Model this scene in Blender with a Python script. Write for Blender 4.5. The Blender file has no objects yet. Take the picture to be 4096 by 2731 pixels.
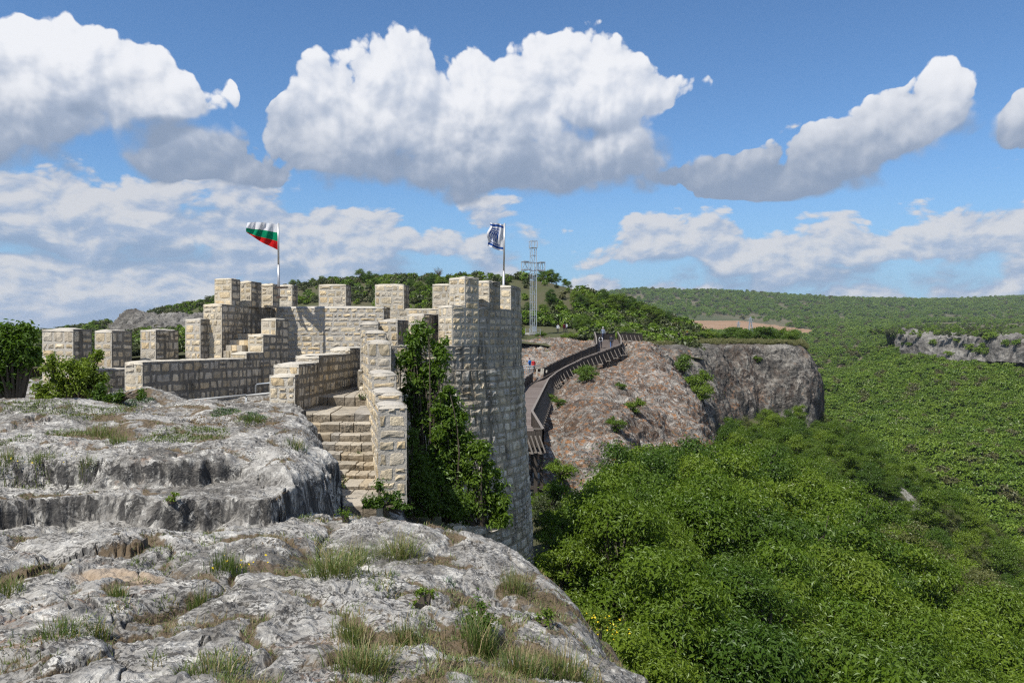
import bpy, bmesh, math, random
import numpy as np
from mathutils import Vector, Matrix

random.seed(7); RNG = np.random.default_rng(7)
SC = bpy.context.scene
COL = SC.collection
R_ = math.radians

# ------------------------------------------------------------------ camera, sky, sun, exposure
FPX = 4096 * 28 / 36.0            # focal length in pixels of the full photograph
HY = 1365.5                       # height of the horizon in the photograph
cam_d = bpy.data.cameras.new('camera'); cam = bpy.data.objects.new('camera', cam_d); COL.objects.link(cam)
cam_d.lens = 28; cam_d.sensor_width = 36; cam_d.clip_start = 0.1; cam_d.clip_end = 20000
cam.location = (0, 0, 0); cam.rotation_euler = (R_(90), 0, 0)
SC.camera = cam

SUN_AZ = Vector((-0.67, -0.742, 0)).normalized()
SUN_EL = R_(56)
SUN = Vector((SUN_AZ.x * math.cos(SUN_EL), SUN_AZ.y * math.cos(SUN_EL), math.sin(SUN_EL)))
sun_d = bpy.data.lights.new('sun', 'SUN'); sun = bpy.data.objects.new('sun', sun_d); COL.objects.link(sun)
sun_d.energy = 4.5; sun_d.angle = R_(0.53); sun_d.color = (1.0, 0.955, 0.88)
sun.rotation_euler = SUN.to_track_quat('Z', 'Y').to_euler(); sun.location = (-40, -30, 60)

SC.view_settings.view_transform = 'Standard'; SC.view_settings.look = 'None'
SC.view_settings.exposure = 0.32; SC.view_settings.gamma = 1.0; SC.view_settings.use_curve_mapping = False
SC.cycles.max_bounces = 5; SC.cycles.diffuse_bounces = 3; SC.cycles.glossy_bounces = 2
SC.cycles.transmission_bounces = 3; SC.cycles.volume_bounces = 0; SC.cycles.transparent_max_bounces = 6
SC.cycles.use_denoising = False; SC.cycles.filter_width = 1.25
SC.cycles.caustics_reflective = False; SC.cycles.caustics_refractive = False


class NT:
    """short-hand for building node trees"""
    def __init__(s, tree):
        s.t = tree; s.n = tree.nodes; s.l = tree.links
    def node(s, typ, **kw):
        nd = s.n.new(typ)
        for k, v in kw.items():
            setattr(nd, k, v)
        return nd
    def put(s, sock, v):
        if v is None: return
        if isinstance(v, bpy.types.NodeSocket): s.l.new(v, sock)
        else:
            if sock.type == 'RGBA' and not hasattr(v, '__len__'): v = (v, v, v, 1)
            if sock.type == 'RGBA' and len(v) == 3: v = (*v, 1)
            if sock.type == 'VECTOR' and not hasattr(v, '__len__'): v = (v, v, v)
            sock.default_value = v
    def m(s, op, a, b=None, c=None, clamp=False):
        nd = s.node('ShaderNodeMath', operation=op, use_clamp=clamp)
        s.put(nd.inputs[0], a); s.put(nd.inputs[1], b); s.put(nd.inputs[2], c)
        return nd.outputs[0]
    def v(s, op, a, b=None, c=None):
        nd = s.node('ShaderNodeVectorMath', operation=op)
        s.put(nd.inputs[0], a); s.put(nd.inputs[1], b)
        if c is not None: s.put(nd.inputs[2], c)
        return nd.outputs['Value'] if op in ('LENGTH', 'DOT_PRODUCT', 'DISTANCE') else nd.outputs[0]
    def ss(s, x, a, b, lo=0.0, hi=1.0):
        nd = s.node('ShaderNodeMapRange', interpolation_type='SMOOTHSTEP', clamp=True)
        s.put(nd.inputs[0], x); s.put(nd.inputs[1], a); s.put(nd.inputs[2], b); s.put(nd.inputs[3], lo); s.put(nd.inputs[4], hi)
        return nd.outputs[0]
    def mix(s, f, a, b, blend='MIX'):
        nd = s.node('ShaderNodeMix', data_type='RGBA', blend_type=blend)
        s.put(nd.inputs['Factor'], f) if False else s.put(nd.inputs[0], f)
        s.put(nd.inputs[6], a); s.put(nd.inputs[7], b)
        return nd.outputs[2]
    def noise(s, vec, scale, detail=4, rough=0.55, out=0, dist=0.0):
        nd = s.node('ShaderNodeTexNoise')
        s.put(nd.inputs['Vector'], vec); nd.inputs['Scale'].default_value = scale
        nd.inputs['Detail'].default_value = detail; nd.inputs['Roughness'].default_value = rough
        nd.inputs['Distortion'].default_value = dist
        return nd.outputs[out]
    def voro(s, vec, scale, feature='F1', detail=0, rough=0.5, lac=2.0, out=0):
        nd = s.node('ShaderNodeTexVoronoi', feature=feature)
        s.put(nd.inputs['Vector'], vec); nd.inputs['Scale'].default_value = scale
        if 'Detail' in nd.inputs:
            nd.inputs['Detail'].default_value = detail; nd.inputs['Roughness'].default_value = rough; nd.inputs['Lacunarity'].default_value = lac
        return nd.outputs[out]
    def xyz(s, x, y, z):
        nd = s.node('ShaderNodeCombineXYZ'); s.put(nd.inputs[0], x); s.put(nd.inputs[1], y); s.put(nd.inputs[2], z)
        return nd.outputs[0]
    def sep(s, v):
        nd = s.node('ShaderNodeSeparateXYZ'); s.put(nd.inputs[0], v); return nd.outputs


# ------------------------------------------------------------------ sky with cumulus clouds
def make_world():
    w = bpy.data.worlds.new('World'); SC.world = w; w.use_nodes = True
    w.cycles.sampling_method = 'MANUAL'; w.cycles.sample_map_resolution = 256
    t = NT(w.node_tree); t.n.clear()
    out = t.node('ShaderNodeOutputWorld'); bg = t.node('ShaderNodeBackground'); t.l.new(bg.outputs[0], out.inputs[0])
    STR = 0.15
    bg.inputs[1].default_value = STR
    sky = t.node('ShaderNodeTexSky', sky_type='NISHITA', sun_disc=False)
    sky.sun_elevation = SUN_EL; sky.sun_rotation = math.atan2(SUN_AZ.x, SUN_AZ.y)
    sky.altitude = 300; sky.air_density = 1.0; sky.dust_density = 0.0; sky.ozone_density = 1.6
    col = t.mix(1.0, sky.outputs[0], (0.41, 0.57, 0.715), 'MULTIPLY')
    HOR = tuple(v / STR for v in (0.22, 0.36, 0.52))
    tc = t.node('ShaderNodeTexCoord'); d = t.v('NORMALIZE', tc.outputs['Generated'])
    x, y, z = t.sep(d)
    az = t.m('ARCTAN2', x, y); el = t.m('ARCSINE', z)
    p0 = t.xyz(az, el, 0.0)
    col = t.mix(t.ss(el, 0.22, 0.0, 0.0, 0.85), col, HOR)
    def noise2(vec, sc, det, ro, out=0):
        nd = t.noise(vec, sc, det, ro, out); nd.node.noise_dimensions = '2D'; return nd
    def voro2(vec, sc, det, ro, lac):
        nd = t.voro(vec, sc, 'F1', det, ro, lac); nd.node.voronoi_dimensions = '2D'; return nd
    wn = t.v('SUBTRACT', noise2(p0, 8.0, 2, 0.5, out=1), (0.5, 0.5, 0.5))
    p = t.v('ADD', p0, t.v('MULTIPLY', wn, (0.03, 0.03, 0.0)))

    def ell(px, py, rx, ry):
        u = (px - 2048) / FPX; a = math.atan(u); e = math.atan((HY - py) / FPX * math.cos(a))
        return a, e, rx / FPX * math.cos(a), ry / FPX * math.cos(a)
    B1 = [(120, 430, 480, 290), (220, 230, 230, 170), (560, 350, 300, 150), (740, 630, 330, 130), (1050, 690, 220, 70),
          (-500, 500, 500, 300), (1270, 580, 200, 160), (1560, 450, 330, 260), (2000, 450, 330, 230), (1760, 520, 300, 190), (2320, 320, 300, 180), (2600, 390, 180, 90), (2400, 450, 260, 150),
          (1950, 660, 760, 170), (2400, 600, 330, 170), (2830, 720, 330, 90),
          (3780, 330, 95, 90), (3620, 480, 220, 110), (3400, 600, 280, 120), (3070, 750, 460, 100), (4180, 480, 150, 130), (4130, 800, 280, 80), (4800, 500, 500, 200)]
    def field(pt, L):
        acc = None
        for b in L:
            a, e, rx, ry = ell(*b)
            nd = t.node('ShaderNodeVectorMath', operation='MULTIPLY_ADD')
            t.put(nd.inputs[0], pt); nd.inputs[1].default_value = (1 / rx, 1 / ry, 0); nd.inputs[2].default_value = (-a / rx, -e / ry, 0)
            k_ = min(1.0, b[3] / 150.0) * 0.7 + 0.3
            s_ = t.m('MULTIPLY_ADD', t.v('LENGTH', nd.outputs[0]), -k_, k_)
            if acc is None: acc = s_
            else:
                nd = t.node('ShaderNodeMath', operation='SMOOTH_MAX'); t.put(nd.inputs[0], acc); t.put(nd.inputs[1], s_); nd.inputs[2].default_value = 0.3
                acc = nd.outputs[0]
        return acc
    front = t.ss(t.m('ABSOLUTE', az), 0.66, 0.8)
    def k(c): return tuple(v / STR for v in c)
    def billow(pt, sc):
        b1 = voro2(pt, sc, 3.0, 0.52, 2.15)
        b2 = noise2(pt, sc * 0.9, 6, 0.58)
        return t.m('ADD', t.m('MULTIPLY_ADD', b1, -0.95, 0.42), t.m('MULTIPLY_ADD', b2, 0.9, -0.45))
    def tower_shape(pt):
        S = field(pt, B1)
        g = t.m('MULTIPLY_ADD', noise2(t.v('MULTIPLY', pt, (1.0, 2.0, 1.0)), 2.6, 2, 0.5), 3.4, -1.75)
        S = t.m('SUBTRACT', S, t.ss(t.sep(pt)[1], 0.178, 0.148, 0.0, 0.8))
        return t.m('ADD', t.m('MULTIPLY', S, t.m('SUBTRACT', 1.0, front)), t.m('MULTIPLY', g, front))
    def deck_shape(q):
        e_ = t.m('DIVIDE', t.sep(q)[1], 2.0)
        cover = t.ss(e_, 0.22, 0.11, -0.66, 0.60)
        side = t.m('MULTIPLY', t.ss(t.sep(q)[0], 0.0, -0.35, 0.0, 0.75), t.ss(e_, 0.25, 0.18))
        hor = t.ss(e_, 0.085, 0.045, 0.0, 0.35)
        big = t.m('MULTIPLY_ADD', noise2(q, 7.5, 2, 0.5), 2.6, -1.3)
        return t.m('ADD', t.m('ADD', t.m('ADD', cover, side), hor), big)
    q = t.v('MULTIPLY', p, (1.0, 2.0, 1.0))
    for fn, pt, sc_, soft, low, offS, offB, amp, bias in (
            (deck_shape, q, 15.0, (0.35, 0.95), True, (-0.012, 0.05, 0), (-0.007, 0.013, 0), 0.95, 0.16),
            (tower_shape, p, 10.5, (0.10, 0.55), False, (-0.02, 0.055, 0), (-0.008, 0.012, 0), 0.80, 0.34)):
        S = fn(pt); S2 = fn(t.v('ADD', pt, offS))
        b = billow(pt, sc_); b2 = billow(t.v('ADD', pt, offB), sc_)
        D = t.m('SUBTRACT', t.m('ADD', t.m('MULTIPLY_ADD', b, amp, S), bias), t.ss(S, -0.20, -0.48))
        relS = t.m('SUBTRACT', S, S2); relB = t.m('SUBTRACT', b, b2)
        sof = t.ss(relS, 0.25, -0.35, soft[0], soft[1])
        alpha = t.ss(D, 0.0, sof)
        lit = t.ss(t.m('ADD', t.m('MULTIPLY', relS, 0.46), t.m('MULTIPLY', relB, 0.85)), -0.22, 0.52)
        white = k((0.72, 0.73, 0.76)) if not low else k((0.56, 0.56, 0.575))
        mid = k((0.44, 0.49, 0.585)) if not low else k((0.30, 0.37, 0.495))
        dark = k((0.20, 0.26, 0.365)) if not low else k((0.22, 0.30, 0.43))
        c1 = t.mix(lit, mid, white)
        under = t.ss(t.m('MULTIPLY_ADD', relB, 0.30, relS), 0.16, -0.46, 0.0, 0.95)
        if not low:
            # all these clouds share one flat base, seen from below
            flat = t.ss(t.m('MULTIPLY_ADD', relB, 0.05, el), 0.31, 0.175, 0.0, 0.95)
            under = t.m('MAXIMUM', under, flat)
        c2 = t.mix(under, c1, dark)
        col = t.mix(t.m('MULTIPLY', alpha, 0.9 if low else 0.985), col, c2)
    t.l.new(col, bg.inputs[0])
    return w
make_world()

# ------------------------------------------------------------------ helpers
def P(px, py, d):
    """point at depth d whose picture position is (px, py) of the full photograph"""
    return Vector(((px - 2048) * d / FPX, d, (HY - py) * d / FPX))
def zof(py, d): return (HY - py) * d / FPX
def xof(px, d): return (px - 2048) * d / FPX

def tag(o, label=None, cat=None, group=None, kind=None):
    if label: o['label'] = label
    if cat: o['category'] = cat
    if group: o['group'] = group
    if kind: o['kind'] = kind
    return o
def attach(o, parent):
    if parent is not None:
        o.parent = parent
        loc = parent.location.copy()
        if parent.parent is not None: loc += parent.parent.location
        o.matrix_parent_inverse = Matrix.Translation(-loc) if parent.type == 'EMPTY' else Matrix.Identity(4)
def empty(name, loc, label, cat, group=None):
    o = bpy.data.objects.new(name, None); COL.objects.link(o); o.location = loc; o.empty_display_size = 0.2
    return tag(o, label, cat, group)
def mk(name, verts, faces, mats, parent=None, smooth=False, midx=None):
    me = bpy.data.meshes.new(name)
    me.from_pydata([tuple(v) for v in verts], [], [tuple(f) for f in faces])
    if not isinstance(mats, (list, tuple)): mats = [mats]
    for m_ in mats: me.materials.append(m_)
    if midx is not None: me.polygons.foreach_set('material_index', np.asarray(midx, dtype=np.int32))
    if smooth: me.polygons.foreach_set('use_smooth', np.ones(len(me.polygons), dtype=bool))
    me.update()
    o = bpy.data.objects.new(name, me); COL.objects.link(o); attach(o, parent)
    return o
def np_mesh(name, V, quads, mats, smooth=True, midx=None, attr=None):
    """mesh data from numpy arrays: V (n,3), quads (m,4) or (m,3)"""
    me = bpy.data.meshes.new(name); k = quads.shape[1]
    me.vertices.add(len(V)); me.vertices.foreach_set('co', np.ascontiguousarray(V, dtype=np.float32).ravel())
    me.loops.add(quads.size); me.loops.foreach_set('vertex_index', np.ascontiguousarray(quads, dtype=np.int32).ravel())
    me.polygons.add(len(quads)); me.polygons.foreach_set('loop_start', np.arange(0, quads.size, k, dtype=np.int32))
    me.polygons.foreach_set('use_smooth', np.full(len(quads), smooth, dtype=bool))
    if not isinstance(mats, (list, tuple)): mats = [mats]
    for m_ in mats: me.materials.append(m_)
    if midx is not None: me.polygons.foreach_set('material_index', np.asarray(midx, dtype=np.int32))
    if attr:
        for nm, arr in attr.items():
            a = me.attributes.new(nm, 'FLOAT', 'POINT'); a.data.foreach_set('value', np.asarray(arr, dtype=np.float32))
    me.update(calc_edges=True)
    return me
def link(name, me, parent=None):
    o = bpy.data.objects.new(name, me); COL.objects.link(o); attach(o, parent); return o
def grid_quads(nr, nc):
    i = np.arange(nr - 1)[:, None] * nc + np.arange(nc - 1)[None, :]
    return np.stack([i, i + 1, i + nc + 1, i + nc], -1).reshape(-1, 4)

class MB:
    """collects boxes, bars, tubes into one mesh"""
    def __init__(s): s.v = []; s.f = []; s.mi = []; s.cur = 0
    def add(s, vs, fs):
        b = len(s.v); s.v += [tuple(v) for v in vs]; s.f += [tuple(b + i for i in f) for f in fs]; s.mi += [s.cur] * len(fs)
    def box8(s, c):
        s.add(c, [(3, 2, 1, 0), (4, 5, 6, 7), (0, 1, 5, 4), (1, 2, 6, 5), (2, 3, 7, 6), (3, 0, 4, 7)])
    def box(s, c, sx, sy, sz, rz=0.0):
        ca, sa = math.cos(rz), math.sin(rz); out = []
        for dz in (-sz / 2, sz / 2):
            for dx, dy in ((-1, -1), (1, -1), (1, 1), (-1, 1)):
                x, y = dx * sx / 2, dy * sy / 2
                out.append((c[0] + x * ca - y * sa, c[1] + x * sa + y * ca, c[2] + dz))
        s.box8(out)
    def bar(s, a, b, w, h=None, up=(0, 0, 1)):
        a, b = Vector(a), Vector(b); h = h or w
        d = (b - a).normalized(); u = Vector(up)
        if abs(d.dot(u)) > 0.98: u = Vector((1, 0, 0))
        sx = d.cross(u).normalized() * w / 2; sz = sx.cross(d).normalized() * h / 2
        s.box8([a - sx - sz, a + sx - sz, a + sx + sz, a - sx + sz, b - sx - sz, b + sx - sz, b + sx + sz, b - sx + sz])
    def tube(s, pts, rad, n=6):
        pts = [Vector(p) for p in pts]; k = len(pts)
        if not hasattr(rad, '__len__'): rad = [rad] * k
        base = len(s.v); prev = None
        for i, p in enumerate(pts):
            d = (pts[min(i + 1, k - 1)] - pts[max(i - 1, 0)]).normalized()
            u = Vector((0, 0, 1)) if abs(d.z) < 0.9 else Vector((1, 0, 0))
            if prev is not None: u = prev
            a = d.cross(u).normalized(); b_ = a.cross(d).normalized(); prev = b_
            for j in range(n):
                t_ = 2 * math.pi * j / n
                s.v.append(tuple(p + (a * math.cos(t_) + b_ * math.sin(t_)) * rad[i]))
        for i in range(k - 1):
            for j in range(n):
                s.f.append((base + i * n + j, base + i * n + (j + 1) % n, base + (i + 1) * n + (j + 1) % n, base + (i + 1) * n + j)); s.mi.append(s.cur)
        s.f.append(tuple(base + (k - 1) * n + j for j in range(n))); s.mi.append(s.cur)
        s.f.append(tuple(base + n - 1 - j for j in range(n))); s.mi.append(s.cur)
    def build(s, name, mats, parent=None, smooth=False):
        return mk(name, s.v, s.f, mats, parent, smooth, s.mi)

# gradient noise, cell noise and thin plate splines in numpy
_perm = np.random.default_rng(11).permutation(256); _perm = np.concatenate([_perm, _perm, _perm])
_g3 = np.random.default_rng(12).normal(size=(256, 3)); _g3 /= np.linalg.norm(_g3, axis=1)[:, None]
def pnoise(p):
    pi = np.floor(p).astype(np.int64); pf = p - pi; pi &= 255
    w = pf * pf * pf * (pf * (pf * 6 - 15) + 10); r = 0
    for dx in (0, 1):
        for dy in (0, 1):
            for dz in (0, 1):
                h = _perm[_perm[_perm[(pi[..., 0] + dx) & 255] + ((pi[..., 1] + dy) & 255)] + ((pi[..., 2] + dz) & 255)]
                g = _g3[h]
                dot = g[..., 0] * (pf[..., 0] - dx) + g[..., 1] * (pf[..., 1] - dy) + g[..., 2] * (pf[..., 2] - dz)
                r = r + dot * (w[..., 0] if dx else 1 - w[..., 0]) * (w[..., 1] if dy else 1 - w[..., 1]) * (w[..., 2] if dz else 1 - w[..., 2])
    return r * 1.6
def fbm(p, octv=4, gain=0.5, lac=2.03):
    a = 1.0; r = 0; q = np.array(p, dtype=float)
    for _ in range(octv):
        r = r + a * pnoise(q); q = q * lac + 17.3; a *= gain
    return r
def ridged(p, octv=4, gain=0.5):
    a = 1.0; r = 0; q = np.array(p, dtype=float)
    for _ in range(octv):
        r = r + a * (1 - 2.0 * np.abs(pnoise(q))); q = q * 2.07 + 9.1; a *= gain
    return r
_c2 = np.random.default_rng(13).random((256, 3))
def worley(x, y):
    """F1, F2 distance and the random value of the nearest cell, in 2D"""
    xi = np.floor(x).astype(np.int64); yi = np.floor(y).astype(np.int64)
    f1 = np.full(x.shape, 9.0); f2 = np.full(x.shape, 9.0); cid = np.zeros(x.shape)
    for dx in (-1, 0, 1):
        for dy in (-1, 0, 1):
            h = _perm[_perm[(xi + dx) & 255] + ((yi + dy) & 255)]
            dd = np.hypot(xi + dx + _c2[h, 0] - x, yi + dy + _c2[h, 1] - y)
            near = dd < f1
            f2 = np.where(near, f1, np.minimum(f2, dd)); cid = np.where(near, _c2[h, 2], cid); f1 = np.where(near, dd, f1)
    return f1, f2, cid
class TPS:
    def __init__(s, pts, lam=0.0):
        A = np.array([tuple(p) for p in pts], dtype=float); s.c = A[:, :2]; n = len(A)
        K = s.k(np.linalg.norm(s.c[:, None] - s.c[None], axis=2)) + lam * np.eye(n)
        Q = np.c_[np.ones(n), s.c]; M = np.zeros((n + 3, n + 3)); M[:n, :n] = K; M[:n, n:] = Q; M[n:, :n] = Q.T
        s.w = np.linalg.solve(M, np.r_[A[:, 2], 0, 0, 0])
    @staticmethod
    def k(r): return np.where(r > 1e-9, r * r * np.log(np.maximum(r, 1e-9)), 0.0)
    def __call__(s, x, y):
        x = np.asarray(x, float); y = np.asarray(y, float); out = np.zeros(x.shape)
        for i, (cx, cy) in enumerate(s.c):
            out += s.w[i] * s.k(np.hypot(x - cx, y - cy))
        n = len(s.c)
        return out + s.w[n] + s.w[n + 1] * x + s.w[n + 2] * y
def sstep(x, a, b):
    t_ = np.clip((x - a) / (b - a), 0, 1); return t_ * t_ * (3 - 2 * t_)
def poly_dist(x, y, poly):
    """signed distance to a polygon, negative inside"""
    best = np.full(x.shape, 1e9); ins = np.zeros(x.shape, bool); n = len(poly)
    for i in range(n):
        ax, ay = poly[i]; bx, by = poly[(i + 1) % n]
        ex, ey = bx - ax, by - ay; t_ = np.clip(((x - ax) * ex + (y - ay) * ey) / (ex * ex + ey * ey), 0, 1)
        best = np.minimum(best, np.hypot(x - ax - t_ * ex, y - ay - t_ * ey))
        c = ((ay > y) != (by > y))
        with np.errstate(divide='ignore', invalid='ignore'):
            ins ^= c & (x < (bx - ax) * (y - ay) / (by - ay + 1e-12) + ax)
    return np.where(ins, -best, best)

# ------------------------------------------------------------------ materials
def new_mat(name):
    m_ = bpy.data.materials.new(name); m_.use_nodes = True; t = NT(m_.node_tree); t.n.clear()
    out = t.node('ShaderNodeOutputMaterial'); b = t.node('ShaderNodeBsdfPrincipled'); t.l.new(b.outputs[0], out.inputs[0])
    b.inputs['Roughness'].default_value = 0.9; b.inputs['Specular IOR Level'].default_value = 0.25
    g = t.node('ShaderNodeNewGeometry')
    return m_, t, b, g, out
def bump(t, b, h, strength, dist):
    nd = t.node('ShaderNodeBump'); t.put(nd.inputs['Height'], h); nd.inputs['Strength'].default_value = strength; nd.inputs['Distance'].default_value = dist
    t.l.new(nd.outputs[0], b.inputs['Normal'])
def plain(name, c, rough=0.7, metal=0.0, var=0.15, scale=6.0):
    m_, t, b, g, _ = new_mat(name)
    n = t.noise(g.outputs['Position'], scale, 5, 0.6)
    lo = tuple(v * (1 - var) for v in c); hi = tuple(min(1, v * (1 + var)) for v in c)
    t.put(b.inputs['Base Color'], t.mix(n, lo, hi)); b.inputs['Roughness'].default_value = rough; b.inputs['Metallic'].default_value = metal
    return m_

def rock_mat(name, scale=1.0, orange=0.5, dark=0.6, tint=(1, 1, 1), bumpd=0.03, white=0.7, streak=0.95, brown=0.0, soil=False):
    """weathered limestone: grey body, white crust, black, grey and orange lichen, dark water streaks on steep faces"""
    m_, t, b, g, _ = new_mat(name); pos = g.outputs['Position']
    wp = t.v('ADD', pos, t.v('MULTIPLY', t.v('SUBTRACT', t.noise(pos, 1.5 * scale, 3, 0.5, out=1), (.5, .5, .5)), (0.5 / scale,) * 3))
    n1 = t.noise(wp, 0.55 * scale, 6, 0.6); n2 = t.noise(wp, 4.5 * scale, 8, 0.68); n3 = t.noise(wp, 24 * scale, 5, 0.68)
    def tn(c): return tuple(a * b_ for a, b_ in zip(c, tint))
    body = t.mix(t.ss(t.m('ADD', t.m('MULTIPLY', n1, 0.6), t.m('MULTIPLY', n2, 0.4)), 0.38, 0.60), tn((0.16, 0.152, 0.14)), tn((0.40, 0.39, 0.37)))
    c = t.mix(t.ss(t.m('MULTIPLY_ADD', n3, 0.5, t.m('MULTIPLY', n2, 0.5)), 0.505, 0.535, 0, white), body, tn((0.68, 0.67, 0.63)))
    v = t.voro(wp, 11 * scale, 'F1', 2, 0.6); vv = t.noise(wp, 1.1 * scale, 3, 0.6)
    c = t.mix(t.m('MULTIPLY', t.ss(v, 0.34, 0.24), t.ss(vv, 0.46, 0.58, 0, 0.8)), c, tn((0.62, 0.61, 0.56)))
    dk = t.m('MULTIPLY', t.ss(n3, 0.49, 0.54), t.ss(t.noise(wp, 1.9 * scale, 6, 0.7), 0.38, 0.54, 0.18, dark))
    c = t.mix(dk, c, (0.055, 0.051, 0.046))
    dk2 = t.ss(t.voro(t.v('ADD', wp, (7.3, 2.1, 0)), 17 * scale, 'F1', 1, 0.5), 0.22, 0.14, 0, dark * 0.8)
    c = t.mix(dk2, c, (0.09, 0.085, 0.078))
    og = t.m('MULTIPLY', t.ss(t.noise(wp, 0.75 * scale, 3, 0.6), 0.66 - 0.2 * orange, 0.80 - 0.16 * orange), t.ss(t.noise(wp, 7 * scale, 6, 0.7), 0.50, 0.60))
    c = t.mix(t.m('MULTIPLY', og, min(1.0, 0.5 + 0.2 * orange)), c, t.mix(n3, (0.24, 0.10, 0.04), (0.40, 0.21, 0.09)))
    nz = t.sep(g.outputs['True Normal'])[2]
    steep = t.ss(nz, 0.72, 0.25)
    sv = t.v('MULTIPLY', wp, (1.0, 1.0, 0.16))
    sk = t.m('MULTIPLY', t.ss(t.noise(sv, 5.5 * scale, 5, 0.7), 0.38, 0.54), t.m('MULTIPLY', steep, streak))
    c = t.mix(sk, c, (0.05, 0.048, 0.046))
    if brown:
        bw = t.m('MULTIPLY', t.ss(t.noise(wp, 0.30 * scale, 4, 0.6), 0.42, 0.55), t.ss(t.noise(t.v('MULTIPLY', wp, (1, 1, 0.4)), 6 * scale, 6, 0.7), 0.44, 0.56, 0, brown))
        c = t.mix(bw, c, (0.085, 0.052, 0.034))
    if soil:
        so = t.node('ShaderNodeAttribute', attribute_name='soil').outputs['Fac']; sn = t.noise(wp, 9, 5, 0.65)
        c = t.mix(t.ss(t.m('MULTIPLY_ADD', t.m('SUBTRACT', sn, 0.5), 1.1, so), 0.42, 0.62, 0, 0.92), c, t.mix(n3, (0.10, 0.068, 0.042), (0.17, 0.13, 0.08)))
        sa = t.node('ShaderNodeAttribute', attribute_name='sand').outputs['Fac']
        c = t.mix(t.m('MULTIPLY', sa, 0.85), c, (0.40, 0.31, 0.22))
    t.put(b.inputs['Base Color'], c)
    h = t.m('ADD', t.m('MULTIPLY', n2, 0.8), t.m('ADD', t.m('MULTIPLY', n3, 0.5), t.m('MULTIPLY', t.voro(wp, 7 * scale, 'F1', 2, 0.6), -0.5)))
    bump(t, b, h, 1.0, bumpd)
    b.inputs['Specular IOR Level'].default_value = 0.12
    return m_
M_ROCK = rock_mat('limestone_platform', 1.0, 0.45, 0.9, tint=(1.02, 1.0, 0.96), bumpd=0.05, soil=True)
M_CLIFF = rock_mat('cliff_rock', 0.34, 2.1, 0.9, tint=(0.92, 0.87, 0.81), bumpd=0.30, white=0.7, streak=0.5, brown=0.75)
M_CLIFF_FAR = rock_mat('cliff_rock_grey', 0.20, 0.85, 0.9, tint=(0.66, 0.63, 0.58), bumpd=0.3, white=0.4, streak=0.85, brown=0.5)
M_RIM = rock_mat('distant_rock', 0.06, 0.2, 0.55, tint=(0.52, 0.505, 0.48), bumpd=0.6, streak=0.6)

def stone_mat(name, base, var, stain, moss=0.0, streak=0.0):
    """hewn limestone block: tint differs from stone to stone, stains do not"""
    m_, t, b, g, _ = new_mat(name); pos = g.outputs['Position']
    oi = t.node('ShaderNodeObjectInfo'); rnd = oi.outputs['Random']
    at = t.node('ShaderNodeAttribute', attribute_name='tone'); rnd = t.m('FRACT', t.m('ADD', rnd, at.outputs['Fac']))
    n1 = t.noise(pos, 5, 5, 0.65); n2 = t.noise(pos, 22, 6, 0.7); n3 = t.noise(pos, 2.2, 4, 0.6)
    a = tuple(v * (1 - var) for v in base); z = tuple(min(0.85, v * (1 + var)) for v in base)
    c = t.mix(rnd, a, z)
    c = t.mix(t.ss(t.m('FRACT', t.m('MULTIPLY', rnd, 7.3)), 0.55, 0.95, 0, 0.55), c, (base[0] * 1.0, base[1] * 0.87, base[2] * 0.66))
    c = t.mix(t.ss(n1, 0.45, 0.75, 0, 0.45), c, tuple(v * 1.25 for v in base))
    c = t.mix(t.ss(n2, 0.52, 0.72, 0, 0.35), c, tuple(v * 0.45 for v in base))
    blk = t.m('MULTIPLY', t.ss(n2, 0.40, 0.60), t.ss(n3, 0.58 - 0.35 * stain, 0.75 - 0.2 * stain, 0, min(0.95, 0.25 + stain)))
    c = t.mix(blk, c, (0.05, 0.047, 0.042))
    gr = t.m('FRACT', t.m('MULTIPLY', rnd, 3.7)); g_ = (base[0] + base[1] + base[2]) / 3
    c = t.mix(t.ss(gr, 0.55, 0.8, 0, 0.5), c, (g_ * 0.86, g_ * 0.84, g_ * 0.80))
    if streak:
        sk = t.m('MULTIPLY', t.ss(t.noise(t.v('MULTIPLY', pos, (1, 1, 0.14)), 4.5, 5, 0.68), 0.46, 0.58), t.ss(t.noise(pos, 0.55, 3, 0.6), 0.40, 0.58, 0.15, streak))
        c = t.mix(sk, c, (0.065, 0.06, 0.052))
    if moss: c = t.mix(t.m('MULTIPLY', t.ss(t.noise(pos, 0.8, 3, 0.5), 0.5, 0.7), t.ss(n1, 0.45, 0.65, 0, moss)), c, (0.20, 0.13, 0.045))
    t.put(b.inputs['Base Color'], c)
    bump(t, b, t.m('ADD', n1, t.m('MULTIPLY', n2, 0.6)), 1.0, 0.035)
    b.inputs['Specular IOR Level'].default_value = 0.1
    return m_
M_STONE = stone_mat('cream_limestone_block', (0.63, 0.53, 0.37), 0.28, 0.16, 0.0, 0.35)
M_STONE_W = stone_mat('weathered_shade_side_block', (0.55, 0.475, 0.36), 0.36, 0.5, 0.0, 0.8)  # lichen stains plus shade put into the colour, for faces away from the sun
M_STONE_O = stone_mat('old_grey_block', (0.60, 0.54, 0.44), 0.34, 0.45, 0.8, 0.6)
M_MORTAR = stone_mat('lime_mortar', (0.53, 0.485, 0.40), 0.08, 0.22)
M_MORTAR_W = stone_mat('shade_side_mortar', (0.22, 0.20, 0.168), 0.1, 0.4, 0.0, 0.6)  # darker copy of the lime mortar for faces away from the sun
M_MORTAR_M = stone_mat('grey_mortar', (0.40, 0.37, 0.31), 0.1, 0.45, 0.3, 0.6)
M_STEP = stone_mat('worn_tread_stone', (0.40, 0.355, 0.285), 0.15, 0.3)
M_RISER = stone_mat('mossy_riser_stone', (0.26, 0.22, 0.165), 0.22, 0.75, 0.4)

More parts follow.
